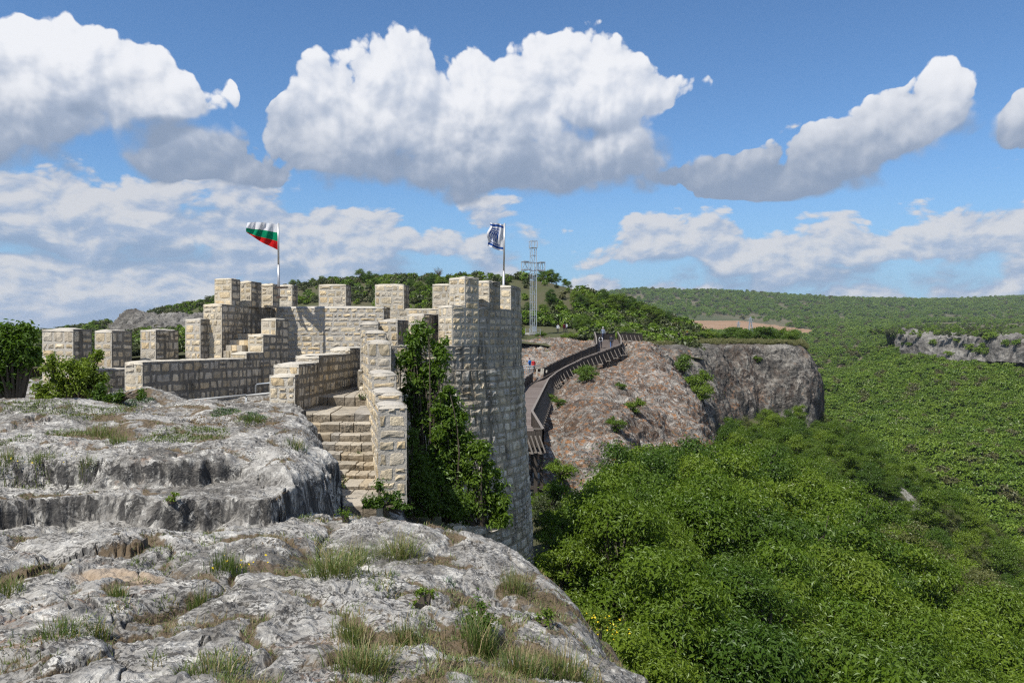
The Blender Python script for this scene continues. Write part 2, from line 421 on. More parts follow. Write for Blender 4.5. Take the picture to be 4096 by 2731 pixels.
def leaf_mat(name, c0, c1, trans=0.35, dry=None):
    m_ = bpy.data.materials.new(name); m_.use_nodes = True; t = NT(m_.node_tree); t.n.clear()
    out = t.node('ShaderNodeOutputMaterial')
    oi = t.node('ShaderNodeObjectInfo'); at = t.node('ShaderNodeAttribute', attribute_name='tone')
    f = t.m('ADD', t.m('MULTIPLY', oi.outputs['Random'], 0.7), t.m('MULTIPLY', at.outputs['Fac'], 0.3))
    c = t.mix(f, c0, c1)
    if dry: c = t.mix(t.ss(t.m('FRACT', t.m('MULTIPLY', oi.outputs['Random'], 13.7)), 0.90, 0.94), c, dry)
    df = t.node('ShaderNodeBsdfDiffuse'); tr = t.node('ShaderNodeBsdfTranslucent'); gl = t.node('ShaderNodeBsdfGlossy')
    t.put(df.inputs[0], c); t.put(tr.inputs[0], t.mix(1.0, c, (1.0, 1.12, 0.45), 'MULTIPLY')); gl.inputs['Roughness'].default_value = 0.45
    gl.inputs[0].default_value = (0.6, 0.65, 0.6, 1)
    mx = t.node('ShaderNodeMixShader'); mx.inputs[0].default_value = trans; t.l.new(df.outputs[0], mx.inputs[1]); t.l.new(tr.outputs[0], mx.inputs[2])
    m2 = t.node('ShaderNodeMixShader'); m2.inputs[0].default_value = 0.035; t.l.new(mx.outputs[0], m2.inputs[1]); t.l.new(gl.outputs[0], m2.inputs[2])
    t.l.new(m2.outputs[0], out.inputs[0])
    return m_
M_LEAF = leaf_mat('green_leaf', (0.075, 0.142, 0.010), (0.190, 0.262, 0.026))
M_LEAF_Y = leaf_mat('yellow_green_leaf', (0.10, 0.175, 0.014), (0.21, 0.27, 0.035))
M_LEAF_A = leaf_mat('ash_leaf', (0.072, 0.142, 0.013), (0.175, 0.255, 0.03), 0.4)
M_LEAF_D = leaf_mat('dark_green_leaf', (0.052, 0.110, 0.012), (0.120, 0.188, 0.022))
M_LEAF_FAR = leaf_mat('wood_leaf', (0.085, 0.160, 0.013), (0.195, 0.275, 0.030), 0.3, dry=(0.13, 0.13, 0.05))
M_LEAF_DULL = leaf_mat('dull_scrub_leaf', (0.055, 0.078, 0.026), (0.105, 0.115, 0.045), 0.2)
M_GRASS = leaf_mat('grass_blade', (0.075, 0.125, 0.025), (0.20, 0.23, 0.075), 0.3)
M_DRY = leaf_mat('dry_grass_blade', (0.23, 0.175, 0.085), (0.36, 0.29, 0.15), 0.3)
M_RUST = leaf_mat('rust_cushion_leaf', (0.13, 0.07, 0.03), (0.20, 0.13, 0.055), 0.2)
M_BLUEG = leaf_mat('blue_green_herb', (0.05, 0.10, 0.05), (0.10, 0.15, 0.075), 0.2)
M_YFLOW = leaf_mat('yellow_petal', (0.75, 0.55, 0.02), (0.85, 0.7, 0.05), 0.2)
M_WFLOW = leaf_mat('cream_blossom', (0.26, 0.30, 0.13), (0.38, 0.40, 0.24), 0.2)
M_BARK = plain('bark', (0.085, 0.07, 0.052), 0.95, 0, 0.4, 9)
M_TWIG = plain('bare_twig', (0.17, 0.14, 0.11), 0.95, 0, 0.3, 9)

def ground_mat(name, a, b_, c3, scale):
    m_, t, b, g, _ = new_mat(name); pos = g.outputs['Position']
    n = t.noise(pos, scale, 6, 0.65); n2 = t.noise(pos, scale * 7, 5, 0.65)
    c = t.mix(t.ss(n, 0.35, 0.65), a, b_); c = t.mix(t.ss(n2, 0.55, 0.75, 0, 0.6), c, c3)
    t.put(b.inputs['Base Color'], c); b.inputs['Specular IOR Level'].default_value = 0.05
    return m_
M_EARTH = ground_mat('wood_floor', (0.045, 0.07, 0.018), (0.065, 0.08, 0.025), (0.08, 0.085, 0.04), 0.15)
def earth_scree():
    m_, t, b, g, _ = new_mat('wood_floor_with_scree'); pos = g.outputs['Position']; x, y, z = t.sep(pos)
    n = t.noise(pos, 0.15, 6, 0.65); c = t.mix(t.ss(n, 0.35, 0.65), (0.055, 0.06, 0.024), (0.085, 0.078, 0.04))
    off = t.m('MULTIPLY_ADD', t.noise(pos, 0.35, 4, 0.65), 5.0, -2.5)
    band = t.ss(t.m('ABSOLUTE', t.m('ADD', t.m('SUBTRACT', x, 45.2), off)), 1.7, 0.7)
    band = t.m('MULTIPLY', t.m('MULTIPLY', band, t.ss(y, 86, 90)), t.ss(y, 116, 112))
    band = t.m('MULTIPLY', band, t.ss(t.noise(pos, 1.6, 5, 0.7), 0.40, 0.55))
    t.put(b.inputs['Base Color'], t.mix(band, c, (0.30, 0.285, 0.255))); return m_
M_EARTH2 = earth_scree()
M_DRYHILL = ground_mat('dry_hill_grass', (0.095, 0.085, 0.052), (0.075, 0.085, 0.038), (0.05, 0.075, 0.024), 0.05)
M_FARHILL = ground_mat('far_hill_ground', (0.075, 0.085, 0.04), (0.15, 0.125, 0.085), (0.06, 0.075, 0.03), 0.006)
M_FIELD = ground_mat('ploughed_field', (0.26, 0.165, 0.10), (0.30, 0.20, 0.125), (0.34, 0.25, 0.16), 0.01)
M_SCREE = rock_mat('white_scree', 0.6, 0.0, 0.5, tint=(1.15, 1.13, 1.08), bumpd=0.1, white=0.9, streak=0.0)
M_WOOD = plain('weathered_dark_wood', (0.070, 0.058, 0.048), 0.85, 0, 0.45, 7)
M_DECK = None
def deck_mat():
    m_, t, b, g, _ = new_mat('grey_deck_plank'); oi = t.node('ShaderNodeObjectInfo')
    n = t.noise(t.v('MULTIPLY', g.outputs['Position'], (6, 40, 6)), 1.0, 4, 0.6)
    c = t.mix(oi.outputs['Random'], (0.17, 0.14, 0.125), (0.26, 0.22, 0.20)); c = t.mix(t.ss(n, 0.4, 0.8, 0, 0.5), c, (0.11, 0.09, 0.08))
    t.put(b.inputs['Base Color'], c); return m_
M_DECK = deck_mat()
M_GREYWOOD = plain('grey_wood', (0.20, 0.175, 0.15), 0.85, 0, 0.3, 7)
M_STEEL = plain('galvanised_steel', (0.50, 0.53, 0.55), 0.45, 0.55, 0.15, 3)
M_POLE = plain('aluminium_pole', (0.48, 0.48, 0.48), 0.4, 0.6, 0.15, 3)
M_WHITE = plain('white_paint', (0.74, 0.74, 0.72), 0.6, 0, 0.08, 4)
M_RUSTST = plain('rusty_iron', (0.10, 0.07, 0.055), 0.8, 0.2, 0.4, 5)
def cloth(name, c): return plain(name, c, 0.85, 0, 0.12, 25)

# ------------------------------------------------------------------ the limestone platform the photographer stands on
_base = [P(0, 2720, 4.2), P(1000, 2700, 4.2), P(2000, 2690, 4.8), P(2450, 2700, 6.0), P(-600, 2720, 4.2), P(1000, 2731, 2.8) + Vector((0, 0, -.25)),
         P(0, 2400, 6.0), P(800, 2400, 6.0), P(1500, 2400, 6.3), P(1900, 2450, 6.5), P(2200, 2450, 7.5),
         P(0, 2140, 9.0), P(700, 2125, 9.2), P(1100, 2120, 9.4), P(1350, 2100, 9.8), P(1600, 2085, 10.2), P(1850, 2150, 9.5), P(2050, 2250, 9.0),
         P(1700, 2250, 8.2), P(1400, 2250, 8.0), P(1250, 2085, 11.5), Vector((-3.1, 13.0, -2.85)), Vector((-3.1, 15.0, -3.1)), Vector((-3.4, 18.5, -3.1)), Vector((-2.7, 16.0, -3.2)),
         Vector((-8, 12, -2.2)), Vector((-8, 18, -2.15)), Vector((-14, 12, -2.2)), Vector((-14, 20, -2.2)), Vector((-8, 28, -2.3)), Vector((-4.5, 22, -2.6)), Vector((-20, 30, -2.6)), Vector((-3, 30, -3)),
         Vector((-6, 9, -2.2)), Vector((1.2, 4, -2.1)), Vector((3, 8, -4)), Vector((2, 14, -5)), Vector((6, 20, -7)), Vector((4, 3, -3))]
_TB = TPS(_base, 0.02)
PLATFORM = [(1.6, -3), (1.35, 3), (1.12, 6), (0.92, 7.5), (0.66, 8.5), (0.20, 9.5), (-0.40, 10.1), (-1.10, 10.85), (-1.75, 11.3), (-2.15, 12), (-2.30, 15), (-2.5, 17), (-3.2, 22), (-3.2, 36), (-40, 36), (-40, -3)]
UPPER = [(-2.80, 10.35), (-2.62, 11.2), (-3.02, 13.0), (-3.62, 14.8), (-4.25, 16.6), (-4.9, 18.1), (-5.2, 19.5), (-5.3, 36), (-40, 36), (-40, 10.2), (-9.5, 10.5), (-7.5, 10.35), (-6.0, 10.6), (-4.9, 10.5), (-4.2, 10.75), (-3.9, 11.3), (-3.62, 11.1), (-3.6, 10.5)]
SHELF = [(-2.90, 9.55), (-2.80, 10.3), (-2.9, 12.0), (-40, 12.0), (-40, 9.4), (-9.0, 9.35), (-7.4, 9.55), (-6.2, 9.3), (-5.2, 9.55), (-4.3, 9.5), (-3.6, 9.7)]
def H(x, y, full=False):
    """height of the platform"""
    x = np.asarray(x, float); y = np.asarray(y, float)
    q = np.stack([x, y, np.zeros_like(x)], -1)
    wx = x + 0.26 * pnoise(q * 1.1 + 3.1) + 0.06 * pnoise(q * 5 + 1.7); wy = y + 0.30 * pnoise(q * 1.0 + 8.4) + 0.06 * pnoise(q * 5 + 6.2)
    z = _TB(x, y)
    ds = poly_dist(wx, wy, SHELF); du = poly_dist(wx, wy, UPPER)
    lower = 1 - sstep(np.minimum(ds, du), -0.4, 0.15)
    # rounded humps with grooves between them
    f1, f2, cid = worley(wx * 0.95 + 0.5 * pnoise(q * 1.4), wy * 0.62 + 0.5 * pnoise(q * 1.4 + 5))
    hump = 0.13 * (1 - np.minimum(f1, 1) ** 2) * (0.35 + cid) - 0.035 * (1 - sstep(f2 - f1, 0.0, 0.22)) + 0.05 * fbm(q * 0.9 + 40, 3)
    g1, g2, gid = worley(wx * 2.6 + 0.3 * pnoise(q * 4), wy * 2.0 + 0.3 * pnoise(q * 4 + 5))
    small = 0.03 * (1 - np.minimum(g1, 1) ** 2) * gid - 0.014 * (1 - sstep(g2 - g1, 0.0, 0.15)) * sstep(pnoise(q * 0.7 + 4), -0.1, 0.3)
    z = z + hump - 0.06 + small
    up = 1 - sstep(du, -0.02, 0.09); sh = 1 - sstep(ds, -0.02, 0.08)
    zs = -1.90 + 0.09 * pnoise(q * 0.55 + 90) + 0.045 * fbm(q * 1.1 + 2, 3) + small * 0.6 - 0.03 * sstep(-ds, 0.0, 0.3)
    zp = -1.60 + 0.012 * (y - 10.5) + 0.5 * hump + 0.08 * fbm(q * 0.7 + 7, 4) + small - 0.07 * np.exp(-np.maximum(-du, 0) / 0.25) - 0.42 * np.exp(-np.maximum(-du, 0) / 0.45) * sstep(x, -4.6, -3.2)
    for px, py, d, amp, r in ((150, 1640, 15.2, 0.30, 1.6), (330, 1620, 16.5, 0.22, 0.9), (540, 1600, 18.8, 0.30, 1.0), (640, 1600, 19.2, 0.22, 0.7), (100, 1790, 11.8, 0.12, 0.8), (400, 1790, 11.9, 0.10, 0.6), (900, 1650, 17.2, 0.06, 1.8)):
        c = P(px, py, d); zp = zp + amp * np.exp(-((x - c.x) ** 2 + ((y - c.y) * 1.3) ** 2) / r ** 2)
    zp = zp - 0.35 * sstep(y, 18.6, 20.0)
    z = z * (1 - sh) + np.maximum(zs, z) * sh
    z = z * (1 - up) + np.maximum(zp, z) * up
    de = poly_dist(wx, wy, PLATFORM)
    drop = np.maximum(de + 0.35, 0)
    z = z - np.where(drop > 0, 1.15 * drop ** 1.7, 0)
    z = np.maximum(z, -14)
    if full:
        rs = sstep(x, -2.2, 0.2) * (1 - sstep(y, 8.0, 10.5))
        soil = (1 - sstep(f2 - f1, 0.02, 0.30)) * (0.55 + 0.6 * pnoise(q * 1.3 + 11)) + 0.35 * (1 - sstep(g2 - g1, 0.0, 0.14)) * sstep(pnoise(q * 0.8 + 2), -0.1, 0.4) + rs * (0.25 + 0.7 * pnoise(q * 1.1 + 31))
        soil = soil + 0.5 * up * sstep(pnoise(q * np.array([0.5, 0.9, 1]) + 21), 0.12, 0.4) * sstep(-du, 0.5, 1.2)
        steepless = 1 - np.clip(np.maximum(np.exp(-(du / 0.18) ** 2), np.exp(-(ds / 0.16) ** 2)), 0, 1)
        return z, np.clip(soil, 0, 1) * steepless
    ck = np.exp(-(pnoise(q * np.array([0.8, 1.1, 1]) + 51 + 0.3 * pnoise(q * 3)[..., None]) / 0.022) ** 2) * sstep(pnoise(q * 0.6 + 60), -0.1, 0.15) + 0.6 * np.exp(-(pnoise(q * 1.9 + 71) / 0.03) ** 2) * sstep(pnoise(q * 0.8 + 80), 0.0, 0.2)
    z = z - 0.055 * ck
    z = z + 0.026 * fbm(q * 6.5, 3) + 0.012 * ridged(q * 15 + 3, 2) * (0.4 + 0.6 * sstep(pnoise(q * 0.9), -0.2, 0.3))
    return z
def make_platform():
    nu, ny = 760, 640
    u = np.linspace(-0.74, 0.36, nu); yy = np.geomspace(2.5, 34, ny)
    Y, U = np.meshgrid(yy, u, indexing='ij'); X = U * Y; Z = H(X, Y)
    # roughen steep faces sideways
    gy = np.gradient(Z, axis=0) / np.gradient(Y, axis=0); st = sstep(np.abs(gy), 0.7, 2.0)
    q = np.stack([X, Y, Z], -1)
    n = fbm(q * np.array([5.5, 5.5, 2.0]), 3) * 0.07 * st
    Y2 = Y + n
    _, soil = H(X, Y, True); c = P(450, 2310, 6.9)
    sand = (1 - sstep(np.hypot((X - c.x) / 0.42, (Y - c.y) / 0.26) + 0.25 * pnoise(q * 4), 0.7, 1.0))
    me = np_mesh('rock_platform', np.stack([X, Y2, Z], -1).reshape(-1, 3), grid_quads(ny, nu), M_ROCK, True, None, {'soil': soil.ravel(), 'sand': sand.ravel()})
    o = link('rock_platform', me); tag(o, 'grey weathered limestone ground with ledges and rounded humps', None, None, 'structure')
make_platform()
def hit(px, py, d0=2.6, d1=33.0):
    """where the sight line through (px, py) meets the platform"""
    d = np.geomspace(d0, d1, 700); z = H((px - 2048) * d / FPX, d); r = (HY - py) * d / FPX
    i = np.argmax(r < z)
    if r[i] >= z[i]: i = len(d) - 1
    return Vector(((px - 2048) * d[i] / FPX, d[i], z[i]))

# ------------------------------------------------------------------ cliffs as lofted nets
def loft(name, net, nu, nv, mat, amp, freq, seed=0.0, rough=1.0, aniso=(1, 1, 0.55), label=None, calm=0.0):
    """net: rows of points; Catmull-Rom in both directions, then displaced by noise along the normal"""
    A = np.array([[tuple(p) for p in row] for row in net], float)
    def cr(A_, n):
        k = len(A_); t_ = np.linspace(0, k - 1, n); i = np.minimum(t_.astype(int), k - 2); f = (t_ - i)[:, None, None]
        p0 = A_[np.maximum(i - 1, 0)]; p1 = A_[i]; p2 = A_[i + 1]; p3 = A_[np.minimum(i + 2, k - 1)]
        return 0.5 * (2 * p1 + (p2 - p0) * f + (2 * p0 - 5 * p1 + 4 * p2 - p3) * f * f + (3 * p1 - p0 - 3 * p2 + p3) * f ** 3)
    B = cr(A, nv); B = np.swapaxes(cr(np.swapaxes(B, 0, 1), nu), 0, 1)
    du = np.gradient(B, axis=1); dv = np.gradient(B, axis=0); n = np.cross(du, dv); n /= np.linalg.norm(n, axis=2)[..., None] + 1e-9
    q = B * freq * np.array(aniso) + seed
    disp = fbm(q, 6, 0.56) * amp + ridged(q * 1.9 + 5, 3) * amp * 0.35 * rough
    if calm: disp = disp * (0.15 + 0.85 * sstep(np.linspace(0, 1, nv), calm - 0.12, calm + 0.12))[:, None]
    B = B - n * disp[..., None]
    me = np_mesh(name, B.reshape(-1, 3), grid_quads(nv, nu), mat)
    o = link(name, me); tag(o, label, None, None, 'structure')
    return B
near_cliff = [[(2080, 1400, 112), (2250, 1412, 112), (2400, 1418, 110), (2490, 1385, 112), (2600, 1378, 113), (2640, 1385, 120)],
              [(2085, 1560, 95), (2200, 1545, 94), (2350, 1496, 98), (2465, 1474, 101), (2570, 1396, 103), (2680, 1440, 114)],
              [(2090, 1625, 80), (2225, 1605, 78), (2360, 1516, 85), (2490, 1476, 89), (2640, 1455, 92), (2740, 1560, 106)],
              [(2090, 1775, 60), (2225, 1735, 61), (2400, 1620, 66), (2600, 1590, 74), (2765, 1630, 79), (2800, 1700, 97)],
              [(2085, 1850, 52), (2230, 1830, 54), (2430, 1780, 57), (2650, 1780, 64), (2820, 1780, 70), (2850, 1850, 90)],
              [(2085, 2090, 46), (2240, 2030, 48), (2450, 1960, 52), (2680, 1960, 58), (2860, 1960, 63), (2890, 2000, 82)]]
B_NEAR = loft('cliff_near', [[P(*c) for c in r] for r in near_cliff], 330, 300, M_CLIFF, 0.55, 0.24, 3.3, 1.6, (0.8, 1, 1.3), 'orange and grey lichened rock dome beside the wooden walkway')
far_cliff = [[(2420, 1352, 185), (2760, 1350, 185), (2900, 1352, 180), (3050, 1354, 175), (3140, 1358, 172), (3190, 1362, 175)],
             [(2520, 1372, 137), (2760, 1366, 142), (2900, 1366, 144), (3050, 1367, 145), (3160, 1369, 146), (3200, 1374, 158)],
             [(2560, 1391, 111), (2720, 1380, 124), (2900, 1377, 131.5), (3050, 1378, 133.5), (3180, 1382, 135), (3225, 1400, 150)],
             [(2600, 1440, 104), (2740, 1430, 117), (2900, 1425, 128.5), (3050, 1425, 131.5), (3212, 1430, 133), (3245, 1445, 152)],
             [(2660, 1500, 100), (2790, 1510, 115), (2910, 1505, 126), (3055, 1500, 130), (3235, 1495, 131.5), (3262, 1515, 154)],
             [(2740, 1590, 99), (2840, 1600, 114), (2930, 1600, 123), (3065, 1590, 127.5), (3252, 1570, 130), (3275, 1600, 156)],
             [(2800, 1690, 98), (2870, 1690, 112), (2950, 1690, 121.5), (3080, 1680, 126.5), (3255, 1645, 129), (3278, 1690, 157)],
             [(2830, 1900, 96), (2900, 1900, 108), (2980, 1870, 118), (3090, 1830, 122), (3240, 1780, 125), (3270, 1800, 155)]]
B_FAR = loft('cliff_far', [[P(*c) for c in r] for r in far_cliff], 330, 300, M_CLIFF_FAR, 0.85, 0.17, 8.8, 1.3, (1, 1, 0.33), 'tall grey cliff with rust streaks below the plateau edge', 0.36)
# the quarry-like face behind the walkway
back_face = [[(1990, 1352, 135), (2150, 1356, 135), (2300, 1360, 132), (2420, 1362, 128), (2560, 1366, 125)],
             [(1990, 1362, 122), (2150, 1366, 122), (2300, 1374, 119), (2400, 1388, 114), (2520, 1385, 112)],
             [(1990, 1380, 119), (2150, 1390, 119), (2300, 1402, 115), (2390, 1408, 111), (2500, 1400, 108)],
             [(1990, 1440, 114), (2150, 1450, 113), (2290, 1450, 108), (2390, 1440, 106), (2480, 1430, 104)],
             [(1990, 1510, 108), (2150, 1510, 107), (2280, 1512, 102), (2390, 1500, 101), (2470, 1485, 100)],
             [(1990, 1600, 84), (2150, 1600, 84), (2260, 1590, 84), (2380, 1560, 86), (2470, 1550, 88)]]
B_BACK = loft('cliff_back', [[P(*c) for c in r] for r in back_face], 220, 160, M_CLIFF, 0.45, 0.4, 1.3, 1.2, (1, 1, 0.7), 'pinkish quarried rock face behind the walkway')
# cliff along the far rim of the gorge
rim = [[(3560, 1336, 420), (3640, 1338, 405), (3800, 1346, 380), (3950, 1354, 355), (4150, 1362, 325), (4450, 1372, 290), (4900, 1385, 250)],
       [(3580, 1345, 412), (3640, 1348, 400), (3800, 1354, 375), (3950, 1362, 350), (4150, 1371, 320), (4450, 1382, 285), (4900, 1398, 245)],
       [(3588, 1375, 408), (3645, 1385, 397), (3800, 1390, 372), (3950, 1400, 347), (4150, 1410, 317), (4450, 1425, 282), (4900, 1445, 242)],
       [(3590, 1420, 404), (3650, 1425, 393), (3800, 1440, 368), (3950, 1450, 343), (4150, 1462, 313), (4450, 1480, 278), (4900, 1500, 238)]]
B_RIM = loft('cliff_rim', [[P(*c) for c in r] for r in rim], 300, 60, M_RIM, 2.2, 0.07, 4.1, 1.5, (1, 1, 0.5), 'long pale grey rock band along the far rim of the gorge')
# rock outcrops on the hill behind the wall
outcrop = [[(440, 1315, 236), (520, 1262, 230), (600, 1258, 228), (660, 1262, 226), (760, 1266, 224), (880, 1268, 222), (960, 1266, 225)],
           [(445, 1322, 230), (520, 1280, 224), (600, 1275, 222), (660, 1278, 220), (760, 1280, 218), (880, 1282, 216), (960, 1280, 218)],
           [(450, 1335, 226), (530, 1315, 219), (600, 1305, 217), (660, 1318, 215), (760, 1325, 213), (880, 1330, 212), (960, 1335, 213)],
           [(455, 1350, 222), (535, 1345, 214), (610, 1345, 212), (670, 1350, 211), (760, 1352, 209), (880, 1355, 208), (960, 1360, 208)]]
loft('outcrop_rock', [[P(*c) for c in r] for r in outcrop], 200, 60, M_RIM, 1.3, 0.16, 2.1, 1.8, (1, 1, 0.5), 'grey rock outcrops on the green hill behind the crenellated wall')

# ------------------------------------------------------------------ slopes, hills and plains
class Sheet:
    """a height field over a fan of sight lines"""
    def __init__(s, name, pts, u0, u1, d0, d1, nu, nd, mat, amp, freq, label, lam=0.0, extra=None, midx=None):
        s.f = TPS(pts, lam); s.amp = amp; s.freq = freq; s.extra = extra; s.rng = (u0, u1, d0, d1)
        U, D = np.meshgrid(np.linspace(u0, u1, nu), np.geomspace(d0, d1, nd))
        X = U * D; Z = s.z(X, D); s.X, s.Y, s.Z = X, D, Z
        me = np_mesh(name, np.stack([X, D, Z], -1).reshape(-1, 3), grid_quads(nd, nu), mat)
        if midx is not None:
            q = grid_quads(nd, nu)[:, 0]; me.polygons.foreach_set('material_index', midx(X.reshape(-1)[q], D.reshape(-1)[q], Z.reshape(-1)[q]).astype(np.int32)); me.update()
        tag(link(name, me), label, None, None, 'structure')
    def z(s, x, y):
        r = s.f(x, y); q = np.stack([np.asarray(x, float), np.asarray(y, float), np.zeros_like(np.asarray(x, float))], -1)
        r = r + s.amp * fbm(q * s.freq, 4)
        return r if s.extra is None else s.extra(x, y, r)
V3 = lambda x, y, z: (x, y, z)
near_pts = [(6, 20, -11), (2.5, 32, -10), (8.7, 50, -12.2), (15, 60, -13.8), (30, 100, -16), (49, 130, -15.5), tuple(P(3330, 1838, 112)), tuple(P(3480, 1910, 100)), tuple(P(3640, 1992, 90)),
            (44, 80, -25), (38, 60, -25), (14.6, 30, -16.5), (12, 15, -15), (2.5, 12, -10), (2, 20, -9.5), (80, 110, -45), (90, 70, -50), (70, 40, -45), (60, 20, -40), (25, 15, -22), (-6, 36, -8), (0, 27, -8), (-2, 22, -4.9), (-2.4, 18.5, -3.9), (-1, 14, -5.5),
            (28, 45, -19), (30, 70, -18.5), (0, 60, -14), (0, 90, -12), (62, 140, -22), (90, 150, -45), (10, 120, -12), (22, 28, -20)]
near_pts = [(x, y, z + 1.4) if (z < -9.4 and y > 13) and not (44 < x < 47 and y > 85) else (x, y, z) for x, y, z in near_pts]
SH_NEAR = Sheet('gorge_slope', near_pts, -0.12, 0.95, 11, 165, 190, 200, M_EARTH2, 0.5, 0.12, 'wooded near slope of the gorge')
far_pts = [tuple(P(3300, 1565, 340)), tuple(P(3570, 1415, 408)), tuple(P(3900, 1455, 355)), tuple(P(4096, 1470, 330)), tuple(P(3600, 1620, 300)), tuple(P(4000, 1720, 250)), tuple(P(3500, 1820, 230)),
           tuple(P(3800, 1970, 190)), tuple(P(4000, 2220, 150)), tuple(P(4096, 2420, 120)), tuple(P(3400, 1720, 280)), (110, 130, -46), (90, 180, -42), (100, 250, -36), (300, 230, -10), (250, 150, -25), (200, 100, -35), tuple(P(3250, 1590, 420)), tuple(P(3200, 1560, 500)), (120, 300, -30)]
SH_FARS = Sheet('gorge_far_slope', far_pts, 0.28, 1.05, 100, 430, 150, 140, M_EARTH, 1.6, 0.03, 'green wooded slope on the far side of the gorge', 0.0,
                extra=lambda x, y, r: r)
plat = [[(3560, 1336, 420), (3640, 1338, 405), (3800, 1346, 380), (3950, 1354, 355), (4150, 1362, 325), (4450, 1372, 290), (4900, 1385, 250)],
        [(3540, 1332, 450), (3640, 1330, 440), (3800, 1334, 430), (3950, 1340, 420), (4150, 1346, 400), (4450, 1352, 380), (4900, 1360, 340)],
        [(3540, 1330, 560), (3640, 1320, 560), (3800, 1316, 560), (3950, 1320, 560), (4150, 1322, 560), (4450, 1325, 560), (4900, 1330, 560)],
        [(3540, 1318, 900), (3640, 1306, 900), (3800, 1300, 900), (3950, 1296, 900), (4150, 1290, 900), (4450, 1290, 900), (4900, 1290, 900)]]
B_PLAT = loft('plateau_terrain', [[P(*c) for c in r[::-1]] for r in plat], 120, 60, M_FARHILL, 0.5, 0.03, 1.0, 0.3, (1, 1, 1), 'brown scrub plateau above the far rim')
hill_pts = [tuple(P(*c)) for c in ((1170, 1152, 320), (1300, 1134, 310), (1500, 1128, 300), (1700, 1130, 275), (1900, 1130, 255), (2100, 1135, 228), (2200, 1130, 215), (2300, 1165, 205), (2400, 1190, 198), (2550, 1245, 188), (2700, 1305, 180), (2790, 1345, 176),
            (850, 1222, 290), (600, 1268, 300), (450, 1305, 300), (260, 1326, 310), (0, 1345, 320), (2133, 1337, 137), (2000, 1350, 125), (2300, 1352, 135), (2500, 1358, 140), (2650, 1358, 150), (2000, 1270, 165), (2200, 1250, 178), (2350, 1270, 175), (1600, 1220, 200), (1200, 1240, 220),
            (2300, 1310, 155), (2450, 1330, 160), (900, 1300, 215), (500, 1350, 210), (200, 1370, 215), (1700, 1340, 130), (1200, 1350, 140), (600, 1420, 150), (0, 1450, 160), (-300, 1350, 330))]
hill_pts += [(-60, 420, 14), (-20, 420, 15), (20, 380, 5), (60, 330, -20), (40, 260, -8), (-110, 420, 4), (-200, 420, -10), (75, 240, -25), (-140, 250, -10)]
SH_HILL = Sheet('hill', hill_pts, -0.80, 0.24, 118, 430, 260, 170, M_DRYHILL, 0.5, 0.06, 'dry grass hill with scattered bushes behind the fortress')
far_hill_pts = [tuple(P(*c)) for c in ((2400, 1178, 2000), (2500, 1168, 2000), (2700, 1168, 2000), (3000, 1180, 2000), (3300, 1198, 2050), (3600, 1210, 2100), (3850, 1204, 2200), (4096, 1198, 2200), (4500, 1195, 2200), (2200, 1200, 1950), (2000, 1240, 1900),
                (2600, 1292, 1150), (2800, 1290, 1150), (3000, 1292, 1150), (3200, 1290, 1200), (3500, 1300, 1100), (2700, 1328, 950), (2900, 1332, 930), (3100, 1340, 860), (3300, 1385, 760), (3450, 1350, 820), (3300, 1500, 520), (3200, 1520, 470), (3420, 1440, 640), (3550, 1400, 560),
                (3000, 1370, 700), (2800, 1365, 700), (2400, 1365, 800), (2000, 1340, 1000), (4000, 1300, 1000), (4400, 1300, 1000), (3000, 1250, 1500), (3500, 1258, 1500), (4000, 1255, 1500), (2500, 1245, 1500), (3000, 1410, 500), (2700, 1400, 500), (3700, 1420, 480), (4200, 1400, 500))]
far_hill_pts += [(-200, 2600, 60), (300, 2600, 95), (800, 2600, 95), (1400, 2600, 95), (2000, 2600, 90)]
def fieldmask(x, y, z):
    px = x / y * FPX + 2048; py = HY - z / y * FPX
    lo = 1283 + np.maximum(px - 2950, 0) * 0.13
    hi = np.minimum(1330, 1300 + (px - 2690) * 0.3)
    return (px > 2690) & (px < 3260) & (py > lo) & (py < np.maximum(hi, 1290) + (px > 3000) * (px - 3000) * 0.06)
SH_FH = Sheet('far_hills', far_hill_pts, -0.12, 0.95, 440, 2600, 300, 220, [M_FARHILL, M_FIELD], 4.0, 0.006, 'far wooded ridge with brown fields below it', 0.0, midx=fieldmask)
plain_pts = [(-3000, 2500, 18), (-1500, 2500, 12), (-600, 2500, 10), (0, 2500, 10), (-3000, 900, -30), (-1000, 900, -20), (-300, 900, -25), (0, 900, -20), (-600, 500, -40), (-300, 460, -30), (100, 460, -30)]
SH_PL = Sheet('far_plain', plain_pts, -1.1, 0.05, 440, 6000, 90, 60, M_FARHILL, 2.0, 0.004, 'flat far land on the horizon', 1.0)
# the ground under everything, out to the horizon
o = mk('ground', [(-9000, -9000, -70), (9000, -9000, -70), (9000, 9000, -70), (-9000, 9000, -70)], [(0, 1, 2, 3)], M_FARHILL); tag(o, 'dark valley ground reaching to the horizon', None, None, 'structure')

